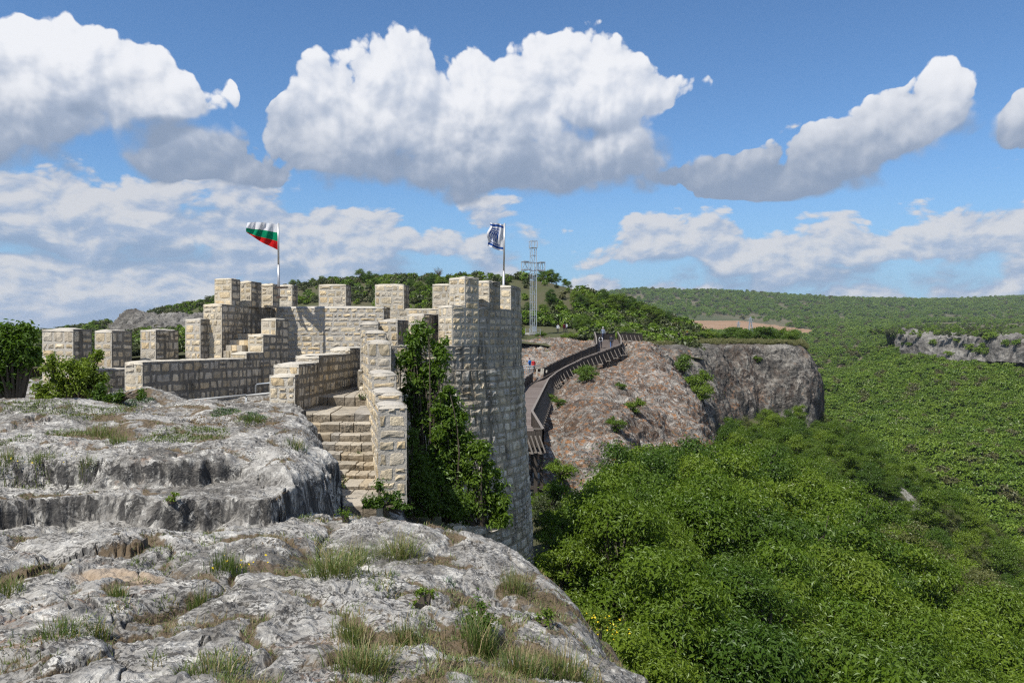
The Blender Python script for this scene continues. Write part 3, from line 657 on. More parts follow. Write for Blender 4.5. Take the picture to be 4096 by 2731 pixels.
# ------------------------------------------------------------------ masonry
class Masonry:
    """one masonry thing: a mortar core and hewn stones, each stone an object of its own (past 300 the rest in one part)"""
    def __init__(s, name, loc, label, cat, clean=M_STONE, weath=M_STONE_W, seed=1, group=None):
        s.root = empty(name, loc, label, cat, group); s.core = {0: [[], []], 1: [[], []]}; s.stones = []; s.rnd = random.Random(seed); s.clean = clean; s.weath = weath; s.seed = seed
    def core_add(s, k, vs, fs):
        V, F = s.core[k]; b = len(V); V += [tuple(v) for v in vs]; F += [tuple(b + i for i in f) for f in fs]
    def is_shady(s, n): return n[0] * SUN_AZ.x + n[1] * SUN_AZ.y < 0.02  # faces away from the sun take the darker, stained stone and mortar: shade in the colour
    def stone(s, fn, s0, s1, z0, z1, shady, proud=0.02, gap=0.015):
        """fn(s, z) -> point on the face, outward normal"""
        r = s.rnd; w = s1 - s0; h = z1 - z0
        g = gap * r.uniform(0.4, 1.7)
        nx, nz = 4, 3
        corner = [r.uniform(0, 0.22) for _ in range(4)]
        ph = r.uniform(0, 100); pr = proud * r.uniform(0.5, 1.5); V = []
        for j in range(nz + 2):
            for i in range(nx + 2):
                ei = i in (0, nx + 1); ej = j in (0, nz + 1)
                a = 0.0 if i == 0 else 1.0 if i == nx + 1 else (0.06, 0.34, 0.66, 0.94)[i - 1]
                c = 0.0 if j == 0 else 1.0 if j == nz + 1 else (0.08, 0.5, 0.92)[j - 1]
                # rounded corners: pull corner points in
                k = (0 if a < 0.5 else 1) + (0 if c < 0.5 else 2); rr = corner[k] * min(w, h)
                sa = s0 + g + a * (w - 2 * g); sz = z0 + g + c * (h - 2 * g)
                if a in (0.0, 1.0, 0.06, 0.94) and c in (0.0, 1.0, 0.08, 0.92):
                    sa += (1 if a < 0.5 else -1) * rr * 0.6; sz += (1 if c < 0.5 else -1) * rr * 0.6
                elif a in (0.0, 1.0, 0.06, 0.94): sa += (1 if a < 0.5 else -1) * r.uniform(0, 0.035)
                elif c in (0.0, 1.0, 0.08, 0.92): sz += (1 if c < 0.5 else -1) * r.uniform(0, 0.03)
                p, n = fn(sa, sz)
                if ei or ej: dpt = -0.02
                else: dpt = pr * (0.45 + 0.8 * r.random()) * (0.55 if (a in (0.06, 0.94) or c in (0.08, 0.92)) else 1.0)
                V.append((p[0] + n[0] * dpt, p[1] + n[1] * dpt, p[2]))
        W = nx + 2; F = []
        for j in range(nz + 1):
            for i in range(nx + 1): F.append((j * W + i, j * W + i + 1, (j + 1) * W + i + 1, (j + 1) * W + i))
        p, n = fn((s0 + s1) / 2, (z0 + z1) / 2)
        d = max(1.0, p[1]); facing = max(0.02, -(p[0] * n[0] + p[1] * n[1]) / math.hypot(p[0], p[1]))
        s.stones.append((w * h / d / d * facing, V, F, shady))
    def face(s, fn, s0, s1, zb, zt, zgrid, shady, wmin=0.20, wmax=0.44, proud=0.02):
        r = s.rnd
        zs = [z for z in zgrid if zb + 0.09 < z < zt - 0.10]; zs = [zb] + zs + [zt]
        for a, b in zip(zs[:-1], zs[1:]):
            x = s0; tall = b - a
            if s1 - s0 < 0.12 or tall < 0.04: continue
            while x < s1 - 0.01:
                w = r.uniform(wmin * 0.75, wmax) * (1.4 if r.random() < 0.2 else 1.0)
                if s1 - x - w < wmin * 0.8: w = s1 - x
                if w > wmax * 1.6: w = w / 2
                if tall > 0.24 and r.random() < 0.13:
                    c_ = a + tall * r.uniform(0.4, 0.6); s.stone(fn, x, x + w, a, c_, shady, proud); s.stone(fn, x, x + w, c_, b, shady, proud)
                else: s.stone(fn, x, x + w, a + r.uniform(-.012, .012), b + r.uniform(-.02, .008), shady, proud)
                x += w
    def wall(s, path, thick, steps, z0, side=-1, courses=(0.19, 0.30), faces=('out', 'near', 'rise'), off=None, wmin=0.20, wmax=0.44, proud=0.02, t0=0.0, zgrid=None):
        """path: function t -> (x, y), (dir); outward side -1 = to the right of the direction; steps: (t0, t1, ztop)"""
        r = s.rnd; off = off or (lambda z: 0.0)
        zg = zgrid
        if zg is None:
            zg = [z0]; 
            while zg[-1] < 4: zg.append(zg[-1] + r.uniform(*courses))
        def out(t, z):
            (x, y), (dx, dy) = path(t); n = (dy, -dx) if side < 0 else (-dy, dx); o_ = off(z)
            return (x + n[0] * o_, y + n[1] * o_, z), n
        def inn(t, z):
            p, n = out(t, z); return (p[0] - n[0] * thick, p[1] - n[1] * thick, z), (-n[0], -n[1])
        prev = None
        for i, (a, b, zt) in enumerate(steps):
            nseg = max(1, int((b - a) / 0.35)); ts = [a + (b - a) * k / nseg for k in range(nseg + 1)]
            zl = [z0] + ([z0 + (zt - z0) * k / 6 for k in range(1, 6)] if off(z0) != off(zt) else []) + [zt]
            # core: outer, inner and top sheets; the top is a rough rounded coping
            mid = out((a + b) / 2, (z0 + zt) / 2)[1]; sh = s.is_shady(mid)
            V = []; F = []
            for t in ts:
                for z in zl: V.append(out(t, z)[0])
            m_ = len(zl)
            for k in range(nseg):
                for j in range(m_ - 1): F.append((k * m_ + j, (k + 1) * m_ + j, (k + 1) * m_ + j + 1, k * m_ + j + 1))
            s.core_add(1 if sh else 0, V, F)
            V = []; F = []
            prof = [(-0.012, -0.035), (0.10, 0.012), (0.35, 0.03), (0.65, 0.03), (0.9, 0.012), (1.012, -0.035)]
            nt = max(2, int((b - a) / 0.16)); tt = [a + (b - a) * k / nt for k in range(nt + 1)]
            for ki, t in enumerate(tt):
                e = 0.02 if ki in (0, nt) else 0.0; t_ = t - (0.012 if ki == 0 else -0.012 if ki == nt else 0)
                for w_, dz in prof:
                    po, n = out(t_, zt); 
                    V.append((po[0] - n[0] * thick * w_ + r.uniform(-.012, .012), po[1] - n[1] * thick * w_ + r.uniform(-.012, .012), zt + dz - e * 1.2 + r.uniform(-.016, .016)))
            for k in range(nt):
                for j in range(5): F.append((k * 6 + j, (k + 1) * 6 + j, (k + 1) * 6 + j + 1, k * 6 + j + 1))
            for k in (0, nt): F.append(tuple(k * 6 + j for j in range(6)))
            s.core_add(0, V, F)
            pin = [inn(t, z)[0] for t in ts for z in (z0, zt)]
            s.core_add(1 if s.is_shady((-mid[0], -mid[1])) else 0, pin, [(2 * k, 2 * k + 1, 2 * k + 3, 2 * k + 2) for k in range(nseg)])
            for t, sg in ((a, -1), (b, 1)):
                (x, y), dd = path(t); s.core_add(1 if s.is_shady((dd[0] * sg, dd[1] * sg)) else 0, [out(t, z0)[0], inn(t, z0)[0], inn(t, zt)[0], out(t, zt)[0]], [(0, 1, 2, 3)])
            # stones
            if 'out' in faces: s.face(out, a, b, z0, zt - 0.02, zg, sh, wmin, wmax, proud)
            if 'in' in faces:
                fi = lambda t, z, a=a, b=b: inn(a + b - t, z)
                s.face(fi, a, b, z0, zt - 0.02, zg, s.is_shady((-mid[0], -mid[1])), wmin, wmax, proud)
            zlow = z0 if (prev is None and 'near' in faces) else (prev if prev is not None else zt)
            if (prev is None and 'near' in faces) or (prev is not None and 'rise' in faces and zt > prev + 0.05):
                (x, y), dd = path(a); n2 = (-dd[0], -dd[1])
                def end(w_, z, a=a, n2=n2):
                    po, n = out(a, z); k_ = 1 - w_ / thick
                    return (po[0] - n[0] * thick * k_, po[1] - n[1] * thick * k_, z), n2
                if side > 0:
                    def end(w_, z, a=a, n2=n2):
                        po, n = out(a, z); k_ = w_ / thick
                        return (po[0] - n[0] * thick * k_, po[1] - n[1] * thick * k_, z), n2
                s.face(end, 0, thick, zlow, zt - 0.02, zg, s.is_shady(n2), 0.18, 0.46, proud * 1.1)
            prev = zt
    def block(s, pxl, pxc, pxr, d, yaw, ytop, ybot, courses=(0.19, 0.30)):
        """a box whose front spans pxl..pxc and right side pxc..pxr of the photograph; yaw turns the receding side"""
        C = P(pxc, 0, d); th = R_(yaw); e1 = (-math.cos(th), math.sin(th)); e2 = (math.sin(th), math.cos(th))
        def L(e, px):
            u = (px - 2048) / FPX; return (u * C.y - C.x) / (e[0] - u * e[1])
        l1 = L(e1, pxl); l2 = min(max(L(e2, pxr), 0.35), 1.2)
        path = lambda t: ((C.x + e2[0] * t, C.y + e2[1] * t), e2)
        s.wall(path, l1, [(0, l2, zof(ytop, d))], zof(ybot, d), -1, courses)
    def finish(s):
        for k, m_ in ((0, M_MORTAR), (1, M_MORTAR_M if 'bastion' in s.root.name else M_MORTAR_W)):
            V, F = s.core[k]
            if V: mk('mortar_core', V, F, m_, s.root, True)
        s.stones.sort(key=lambda q: -q[0])
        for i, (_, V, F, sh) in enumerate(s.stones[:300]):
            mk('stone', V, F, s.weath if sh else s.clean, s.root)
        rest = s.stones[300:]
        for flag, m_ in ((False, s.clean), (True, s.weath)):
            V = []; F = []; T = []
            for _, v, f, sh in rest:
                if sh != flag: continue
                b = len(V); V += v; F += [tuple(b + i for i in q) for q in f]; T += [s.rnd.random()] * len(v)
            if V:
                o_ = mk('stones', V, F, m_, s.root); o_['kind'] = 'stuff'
                a = o_.data.attributes.new('tone', 'FLOAT', 'POINT'); a.data.foreach_set('value', np.array(T, dtype=np.float32))
def straight(p0, p1):
    dx, dy = p1[0] - p0[0], p1[1] - p0[1]; L = math.hypot(dx, dy); e = (dx / L, dy / L)
    return (lambda t: ((p0[0] + e[0] * t, p0[1] + e[1] * t), e)), L
def t_at(p0, e, px):
    u = (px - 2048) / FPX; return (u * p0[1] - p0[0]) / (e[0] - u * e[1])

# crenellated wall on the far side, four merlons
w = Masonry('crenellated_wall', P(450, 1600, 24), 'low crenellated wall with four broad merlons behind the green bushes', 'wall', seed=3)
for a in ((169, 293, 367, 22.3, 20, 1316, 1600), (379, 447, 528, 23.9, 20, 1322, 1600), (562, 623, 714, 25.0, 20, 1319, 1500), (741, 802, 868, 25.7, 20, 1275, 1500)):
    w.block(*a)
p0, p1 = P(293, 0, 22.33), P(830, 0, 26.3)
pa, L = straight(p0, p1)
w.wall(lambda t: ((pa(t)[0][0] - 0.03, pa(t)[0][1]), pa(t)[1]), 0.6, [(0.1, L, -0.82)], -1.75)
w.finish()

# the stepped parapet in the middle (long face in the shade), its end lit
w = Masonry('stepped_parapet', P(570, 1590, 21), 'long dark parapet wall stepping up to the inner stair, white pipe along its foot', 'wall', seed=5)
p0, p1 = P(570, 0, 21), P(1154, 0, 27.5); pa, L = straight(p0, p1); e = pa(0)[1]
ts = [t_at(p0, e, px) for px in (986, 1053, 1104)]
w.wall(pa, 0.58, [(0, ts[0], -0.545), (ts[0], ts[1], -0.36), (ts[1], ts[2], 0.22), (ts[2], L, 0.76)], -1.95, -1)
w.finish()

# left keep wall with its merlons
w = Masonry('merloned_wall', P(887, 1440, 26), 'high wall with three tall merlons left of the flagpole with tricolour flag', 'wall', seed=7)
p0, p1 = P(887, 0, 26), P(1105, 0, 29.6); pa, L = straight(p0, p1)
w.wall(pa, 0.66, [(0, L, 1.22)], -1.3, -1)
for a in ((858, 926, 961, 26.7, 12, 1114, 1224), (961, 1005, 1046, 27.6, 12, 1125, 1227), (1046, 1091, 1116, 28.7, 12, 1135, 1230)):
    w.block(*a)
w.finish()

# front wall of the keep
w = Masonry('keep_wall', P(1330, 1460, 29.3), 'sunlit cream masonry wall of the keep facing the stairs', 'wall', seed=9)
w.block(1060, 1535, 1560, 29.3, 3, 1226, 1480, (0.13, 0.24))
w.finish()
w = Masonry('rear_battlement', P(1500, 1300, 31), 'rear battlement with separate square merlons above the sunlit keep wall', 'wall', seed=10)
for a in ((1118, 1169, 1191, 31.0, 6, 1139, 1232), (1275, 1384, 1405, 31.2, 4, 1138, 1236), (1500, 1616, 1637, 31.2, 4, 1137, 1240), (1730, 1812, 1832, 31.3, 4, 1136, 1245)):
    w.block(*a)
p0, p1 = P(1150, 0, 31.35), P(1880, 0, 31.15)
pa, L = straight(p0, p1)
w.wall(pa, 0.55, [(0, L, zof(1236, 31.2))], -1.5, -1)
w.finish()

# inner flight of steps seen over the parapet
st = empty('inner_stair', P(960, 1440, 26), 'short flight of pale stone steps behind the long parapet', 'stairs')
for i, (a, b, yt, yb, d) in enumerate(((893, 928, 1403, 1450, 25.45), (903, 968, 1380, 1405, 25.95), (918, 1008, 1360, 1384, 26.45), (930, 1045, 1335, 1362, 26.95))):
    xa, xb = xof(a, d), xof(b, d); zt, zb = zof(yt, d), zof(yb, d) - 0.3; k = 3
    for j in range(k):
        x0, x1 = xa + (xb - xa) * j / k + 0.006, xa + (xb - xa) * (j + 1) / k - 0.006
        rj = random.uniform(-0.02, 0.02)
        mk('step', [(x0, d + rj, zb), (x1, d + rj, zb), (x1, d + 0.9, zb), (x0, d + 0.9, zb), (x0, d + rj + 0.01, zt), (x1, d + rj + 0.01, zt), (x1, d + 0.9, zt), (x0, d + 0.9, zt)], [(3, 2, 1, 0), (4, 5, 6, 7), (0, 1, 5, 4), (1, 2, 6, 5), (2, 3, 7, 6), (3, 0, 4, 7)], M_STONE, st)

# parapet left of the stairs
w = Masonry('stair_wall', P(1180, 1640, 18.5), 'stepped side wall left of the stairs, ending in a square lit pier', 'wall', seed=12)
p0, p1 = P(1180, 0, 18.5), P(1470, 0, 26.0); pa, L = straight(p0, p1); e = pa(0)[1]
t2 = t_at(p0, e, 1275); t3 = t_at(p0, e, 1400)
w.wall(pa, 0.60, [(0, 0.28, -0.78), (0.28, t2, -0.54), (t2, t3, -0.36), (t3, L, -0.20)], -1.9, -1, (0.22, 0.32), wmin=0.2, wmax=0.4)
w.finish()

# parapet right of the stairs, stepping up away from us
w = Masonry('stair_parapet', P(1560, 1960, 15.3), 'stepped pale stone parapet right of the stairs, tall pier in front', 'wall', seed=14)
x0 = xof(1627, 15.3); sl = -0.2275; nn = math.hypot(sl, 1)
pa = lambda t: ((x0 + sl / nn * t, 15.3 + t / nn), (sl / nn, 1 / nn))
w.wall(pa, 0.54, [(0, 1.0, -1.22), (1.0, 2.5, -1.04), (2.5, 4.1, -0.71), (4.1, 5.8, 0.0), (5.8, 7.3, 0.26)], -3.15, -1, (0.18, 0.32), faces=('out', 'near', 'rise', 'in'))
w.block(1440, 1513, 1520, 22.75, -5, 1290, 1480)
w.block(1512, 1590, 1634, 23.3, 14, 1279, 1640)
w.block(1628, 1697, 1757, 24.4, 30, 1255, 1640)
w.finish()

# round bastion: old masonry below, rebuilt parapet with merlons above
CB = (-5.02, 28.36); RB = 5.36
def arc(a0):
    return lambda t: ((CB[0] + RB * math.cos(a0 + t / RB), CB[1] + RB * math.sin(a0 + t / RB)), (-math.sin(a0 + t / RB), math.cos(a0 + t / RB)))
w = Masonry('round_bastion', (-1.5, 25, -7.5), 'tall rounded grey stone bastion beside the wooden walkway', 'bastion', clean=M_STONE_O, weath=M_STONE_O, seed=21)
a0 = R_(-84)
battr = lambda z: 0.05 + max(0.0, -(z + 0.9)) * 0.055
w.wall(arc(a0), 1.2, [(0, RB * R_(118), -0.85)], -8.6, -1, (0.22, 0.36), faces=('out',), off=battr, wmin=0.24, wmax=0.62, proud=0.035)
w.finish()
w = Masonry('bastion_parapet', (-1.5, 24.5, -0.85), 'upper bastion wall in small grey stones with merlons, below the white flag', 'wall', clean=M_STONE, weath=M_STONE_W, seed=22)
aU = R_(-53.1)
w.wall(arc(R_(-78)), 0.9, [(0, RB * R_(110), -0.12)], -0.87, -1, (0.19, 0.26), faces=('out',), wmin=0.18, wmax=0.36)
tm = lambda deg: RB * R_(deg + 53.1)
sts = [(0, tm(-48), 1.1), (tm(-48), tm(-42.0), 1.98), (tm(-42.0), tm(-36.6), 1.06), (tm(-36.6), tm(-30), 1.92), (tm(-30), tm(-21.5), 1.05), (tm(-21.5), tm(-7), 1.86), (tm(-7), tm(6), 1.0), (tm(6), tm(20), 1.8), (tm(20), tm(32), 1.0)]
w.wall(arc(aU), 0.8, sts, -0.12, -1, (0.19, 0.26), wmin=0.18, wmax=0.36)
w.finish()

# the main stairs: landings and treads of worn stone, block by block
st = empty('stone_stairs', P(1400, 1990, 15), 'worn stone stairs climbing between the two stepped walls', 'stairs')
def slab(xa, xb, xc, xd, ya, yb, zt, zb, k, seed):
    """one tread from xa..xb at the front (depth ya) to xd..xc at the back (depth yb), cut into k blocks"""
    r = random.Random(seed); cut = [0] + sorted((i + r.uniform(-0.25, 0.25)) / k for i in range(1, k)) + [1]
    for c0, c1 in zip(cut[:-1], cut[1:]):
        f = lambda c: (xa + (xb - xa) * c, xd + (xc - xd) * c)
        (a, d_), (b, c_) = f(c0), f(c1); g = 0.008; j = r.uniform(-0.025, 0.025); dz = r.uniform(-0.018, 0.012)
        n = 3; V = []; F = []
        rows = [(ya + j, zb), (ya + j - 0.01, (zt + zb) / 2), (ya + j, zt - 0.035 + dz), (ya + j + 0.03, zt + dz), (ya + (yb - ya) * 0.5, zt + dz - 0.012), (yb + 0.05, zt + dz)]
        for (yy_, zz_) in rows:
            tt_ = min(1, max(0, (yy_ - ya) / (yb - ya)))
            xl, xr = a + (d_ - a) * tt_ + g, b + (c_ - b) * tt_ - g
            for i in range(n + 1):
                V.append((xl + (xr - xl) * i / n, yy_ + r.uniform(-.012, .012), zz_ + r.uniform(-.010, .010)))
        for q in range(len(rows) - 1):
            for i in range(n): F.append((q * (n + 1) + i, q * (n + 1) + i + 1, (q + 1) * (n + 1) + i + 1, (q + 1) * (n + 1) + i))
        k2 = len(V); V += [(a + g, ya + j, zb), (d_ + g, yb + .05, zb), (b - g, ya + j, zb), (c_ - g, yb + .05, zb)]
        m_ = len(rows)
        F.append(tuple([q * (n + 1) for q in range(m_)] + [k2 + 1])); F.append(tuple([q * (n + 1) + n for q in range(m_)] + [k2 + 3]))
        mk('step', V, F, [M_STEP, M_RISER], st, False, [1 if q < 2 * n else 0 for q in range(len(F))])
ny = [(1237, 1470, 1651, 18.3), (1240, 1472, 1692, 17.95), (1262, 1476, 1735, 17.6), (1300, 1480, 1773, 17.27), (1318, 1483, 1812, 16.94), (1332, 1488, 1852, 16.6), (1340, 1500, 1890, 16.2), (1350, 1512, 1935, 15.5), (1330, 1512, 1985, 14.8), (1318, 1480, 2012, 14.2)]
for i, (a, b, yn, d) in enumerate(ny):
    zt = zof(yn, d); zb = zof(ny[i + 1][2], ny[i + 1][3]) - 0.06 if i + 1 < len(ny) else zt - 0.35
    xa, xb = xof(a, d) - 0.10, xof(b, d) + 0.12
    if i == 0:
        slab(xof(1180, d) - 0.05, xb, xof(1475, 20.4) + .1, xof(1262, 20.4), d, 20.5, zt, zb, 4, 50)
    else: slab(xa, xb, xb, xa, d, ny[i - 1][3] + 0.05, zt, zb, 4 if i < 8 else 3, 50 + i)
slab(xof(1264, 20.4) - 0.05, xof(1478, 20.4) + 0.1, xof(1475, 25) + .1, xof(1392, 25), 20.4, 25.0, zof(1584, 20.4), -1.66, 4, 71)
slab(xof(1392, 24.8) - 0.05, xof(1478, 24.8) + 0.1, xof(1480, 27) + .1, xof(1400, 27), 24.8, 26.9, zof(1512, 24.8), -1.45, 2, 72)

# pipe handrail along the foot of the long parapet
M_GPIPE = plain('pale_grey_pipe', (0.45, 0.45, 0.43), 0.6)
r_ = empty('pipe_handrail', P(700, 1610, 19.6), 'white pipe handrail sloping along the dark parapet', 'handrail')
m = MB(); m.tube([P(655, 1612, 19.6), P(985, 1580, 20.6)], 0.03, 8); m.build('rail', M_GPIPE, r_, True)
m = MB(); m.tube([P(985, 1582, 20.6), P(1090, 1571, 19.3)], 0.026, 8); m.build('rail', M_GPIPE, r_, True)
m = MB(); m.tube([P(1022, 1580, 20.3), P(1023, 1542, 20.3), P(1030, 1536, 20.2), P(1090, 1530, 19.3)], 0.018, 8); m.build('hoop', M_STEEL, r_, True)
for px, d in ((700, 19.7), (830, 20.1), (985, 20.6)):
    m = MB(); q = P(px, 1610 - (px - 655) * 0.09, d); m.tube([q, q + Vector((0, 0, -0.55))], 0.02, 6); m.build('post', M_STEEL, r_, True)

# ------------------------------------------------------------------ wooden walkway
RIGHT = [(0.6, 45.5, -6.25), (1.83, 47, -6.2), (1.36, 54, -5.75), (3.88, 84, -4.9), (5.1, 88, -4.3), (8.2, 92, -2.95), (13.3, 97, -1.35), (14.1, 103, -0.6), (14.6, 110, 0.25)]
LEFT = [(-2.0, 46.5, -6.25), (-1.2, 54, -5.75), (0.0, 70, -5.3), (1.25, 84, -4.9), (2.27, 88.5, -4.45), (4.35, 90.5, -3.6), (7.4, 94, -2.5), (10.3, 97, -1.35), (10.9, 103, -0.6), (11.4, 110, 0.25)]
def resample(pl, step):
    pts = [Vector(p) for p in pl]; seg = [(b - a).length for a, b in zip(pts[:-1], pts[1:])]; T = sum(seg); n = max(1, round(T / step)); out = []
    for i in range(n + 1):
        t_ = T * i / n; k = 0
        while k < len(seg) - 1 and t_ > seg[k]: t_ -= seg[k]; k += 1
        out.append(pts[k].lerp(pts[k + 1], min(1, t_ / seg[k])))
    return out
br = empty('wooden_walkway', (2, 60, -6), 'winding grey wooden walkway with dark slatted railings along the rock', 'walkway')
# planks: match the two edges by a common parameter
MAIN_R = RIGHT[2:]; MAIN_L = [(-1.24, 54, -5.75), (1.28, 84, -4.9), (2.9, 89.3, -4.3), (5.9, 93.2, -2.95), (10.3, 97, -1.35), (10.9, 103, -0.6), (11.4, 110, 0.25)]
N = 262
ra = resample(MAIN_R, 0.2); la = resample(MAIN_L, 0.2)
def at(a, t_): 
    i = t_ * (len(a) - 1); k = min(int(i), len(a) - 2); return a[k].lerp(a[k + 1], i - k)
def keyed(pl, t_):
    i = t_ * (len(pl) - 1); k = min(int(i), len(pl) - 2); return Vector(pl[k]).lerp(Vector(pl[k + 1]), i - k)
w_ = [math.dist(a, b) for a, b in zip(MAIN_R[:-1], MAIN_R[1:])]; cum = np.r_[0, np.cumsum(w_)] / sum(w_)
def edge(pl, s_): return Vector([float(np.interp(s_, cum, [p[k] for p in pl])) for k in range(3)])
def plank(s0, s1, parent, pr=None, pl=None, jit=0.0):
    a, b, c, d = edge(MAIN_R, s0), edge(MAIN_R, s1), edge(MAIN_L, s1), edge(MAIN_L, s0)
    a.z = d.z = (a.z + d.z) / 2 + jit; b.z = c.z = a.z
    o_ = (a - d).normalized() * 0.05; a = a + o_; b = b + o_; c = c - o_; d = d - o_
    t_ = Vector((0, 0, -0.06)); V = [d + t_, a + t_, b + t_, c + t_, d, a, b, c]
    mk('plank', V, [(3, 2, 1, 0), (4, 5, 6, 7), (0, 1, 5, 4), (1, 2, 6, 5), (2, 3, 7, 6), (3, 0, 4, 7)], M_DECK, parent)
for i in range(N):
    plank(i / N + 0.0002, (i + 0.93) / N, br, jit=random.uniform(-0.006, 0.006))
# front bay by the bastion
fb = [Vector((-2.2, 46.6, -6.2)), Vector((1.8, 47.1, -6.2)), Vector((1.40, 54, -5.76)), Vector((-1.3, 54, -5.76))]
for i in range(28):
    s0, s1 = i / 28, (i + 0.94) / 28; a, b, c, d = fb[1].lerp(fb[2], s0), fb[1].lerp(fb[2], s1), fb[0].lerp(fb[3], s1), fb[0].lerp(fb[3], s0)
    t_ = Vector((0, 0, -0.06)); mk('plank', [d + t_, a + t_, b + t_, c + t_, d, a, b, c], [(3, 2, 1, 0), (4, 5, 6, 7), (0, 1, 5, 4), (1, 2, 6, 5), (2, 3, 7, 6), (3, 0, 4, 7)], M_DECK, br)
def railing(pl, parent, outward, struts=True, h=1.05, step=1.45, lean=None):
    """posts, boarded panels, a top rail; slanting struts outside"""
    pts = resample(pl, step)
    for i, p in enumerate(pts):
        m = MB(); m.bar(p + Vector((0, 0, -0.25)), p + Vector((0, 0, h + 0.02)), 0.10); m.build('post', M_WOOD, parent)
    for a, b in zip(pts[:-1], pts[1:]):
        m = MB(); n = 9; d = (b - a)
        for k in range(n):
            q = a + d * ((k + 0.5) / n); w = d.length / n * 0.94; dd = Vector((d.x, d.y, 0)).normalized()
            j = random.uniform(-0.008, 0.008); side = Vector((dd.y, -dd.x, 0)) * (0.02 + j)
            lo, hi = q + Vector((0, 0, -0.05 + random.uniform(-.02, .02))), q + Vector((0, 0, h - 0.12))
            hx = dd * w / 2; tx = Vector((dd.y, -dd.x, 0)) * 0.012
            m.box8([lo - hx - tx + side, lo + hx - tx + side, lo + hx + tx + side, lo - hx + tx + side, hi - hx - tx + side, hi + hx - tx + side, hi + hx + tx + side, hi - hx + tx + side])
        m.build('railing_panel', M_WOOD, parent)
        m = MB(); m.bar(a + Vector((0, 0, h)), b + Vector((0, 0, h)), 0.16, 0.05); m.build('top_rail', M_GREYWOOD, parent)
        if struts:
            dd = Vector((d.x, d.y, 0)).normalized(); o_ = Vector(lean) if lean else Vector((dd.y, -dd.x, 0)) * outward
            m = MB(); m.bar(a + o_ * 0.06 + Vector((0, 0, h * 0.62)), a + o_ * 0.62 + Vector((0, 0, -0.30)), 0.07); m.bar(a - o_ * 0.5 + Vector((0, 0, -0.32)), a + o_ * 0.72 + Vector((0, 0, -0.32)), 0.09); m.build('strut', M_GREYWOOD, parent)
            m = MB(); mid = a.lerp(b, 0.5); m.bar(mid + o_ * 0.06 + Vector((0, 0, h * 0.62)), mid + o_ * 0.62 + Vector((0, 0, -0.30)), 0.06); m.build('strut', M_GREYWOOD, parent)
railing([(-0.2, 46.9, -6.2), (1.83, 47, -6.2)], br, 1, True, 1.05, 0.5, (0.6, -0.8, 0))
railing(RIGHT[1:3], br, 1, False, 1.05, 1.0)
railing(RIGHT[2:7], br, 1)
railing(RIGHT[6:], br, 1)
railing([(-1.3, 54, -5.75), (1.25, 84, -4.9), (2.27, 88.3, -4.45)], br, -1, False)
railing([(3.6, 90.3, -3.95), (5.9, 93.2, -2.95), (10.3, 97, -1.35)], br, -1, False)
railing([(10.3, 97, -1.35), (10.9, 103, -0.6), (11.4, 110, 0.25)], br, -1, False)
railing([(11.4, 110.2, 0.28), (14.5, 112.5, 0.3)], br, 1, False)
railing([(14.6, 110, 0.25), (18.3, 112, 0.15)], br, 1, True)
# beams and trestle posts below the deck
for a, b in zip(RIGHT[2:6], RIGHT[3:7]):
    for o_ in (0.15, 1.3, 2.4):
        m = MB(); q = Vector((-o_, 0.3 * o_ * 0, -0.22)); m.bar(Vector(a) + q, Vector(b) + q, 0.14, 0.24); m.build('beam', M_WOOD, br)
for s_ in (0.62, 0.68, 0.74, 0.79, 0.83, 0.87):
    for e_ in (MAIN_R, MAIN_L):
        p = edge(e_, s_); m = MB(); m.bar(p + Vector((0, 0, -0.2)), p + Vector((0, 0, -5.0)), 0.2); m.build('trestle_post', M_WOOD, br)
for x, y in ((-0.6, 47.2), (0.1, 47.4), (0.75, 47.3), (1.4, 47.3), (1.75, 47.5), (0.3, 50), (1.3, 51), (1.45, 54), (0.0, 54)):
    m = MB(); m.bar((x, y, -6.3), (x, y, -12.5), 0.22); m.build('trestle_post', M_WOOD, br)
for z in (-7.4, -8.6):
    m = MB(); m.bar((-0.8, 47.35, z), (1.9, 47.35, z - 0.1), 0.12, 0.2); m.build('beam', M_WOOD, br)
m = MB(); m.box((1.55, 50.0, -9.2), 0.5, 0.06, 1.9); o = m.build('concrete_pier', plain('pale_concrete', (0.42, 0.44, 0.44), 0.9), br)

# side ramp with pale posts beside the walkway
rp = empty('side_ramp', (3.2, 89.5, -5.0), 'small side ramp with pale posts and brown rails left of the walkway', 'ramp')
mw = plain('pale_wood_post', (0.50, 0.46, 0.38), 0.8); mb_ = plain('brown_rail', (0.085, 0.05, 0.03), 0.8)
for px, y0, y1 in ((2146, 1505, 1475), (2164, 1498, 1474), (2171, 1496, 1474), (2185, 1490, 1480)):
    m = MB(); m.bar(P(px, y0, 90), P(px + 2, y1, 90), 0.16); m.build('post', mw, rp)
for y_ in (1478, 1484):
    m = MB(); m.bar(P(2140, y_, 90.2), P(2190, y_ - 1, 92), 0.10, 0.16); m.build('rail', mb_, rp)
gr = empty('steel_railing', P(2110, 1500, 92), 'grey steel railing in front of the two people beside the walkway', 'railing')
for px in (2096, 2103, 2110, 2117, 2124, 2132):
    m = MB(); m.tube([P(px, 1500, 92), P(px, 1462, 92)], 0.035, 6); m.build('post', M_STEEL, gr)
m = MB(); m.tube([P(2092, 1463, 92), P(2135, 1463, 92), P(2170, 1461, 94)], 0.045, 6); m.build('rail', M_STEEL, gr)
m = MB(); m.tube([P(2092, 1472, 92), P(2135, 1472, 92)], 0.03, 6); m.build('rail', M_STEEL, gr)

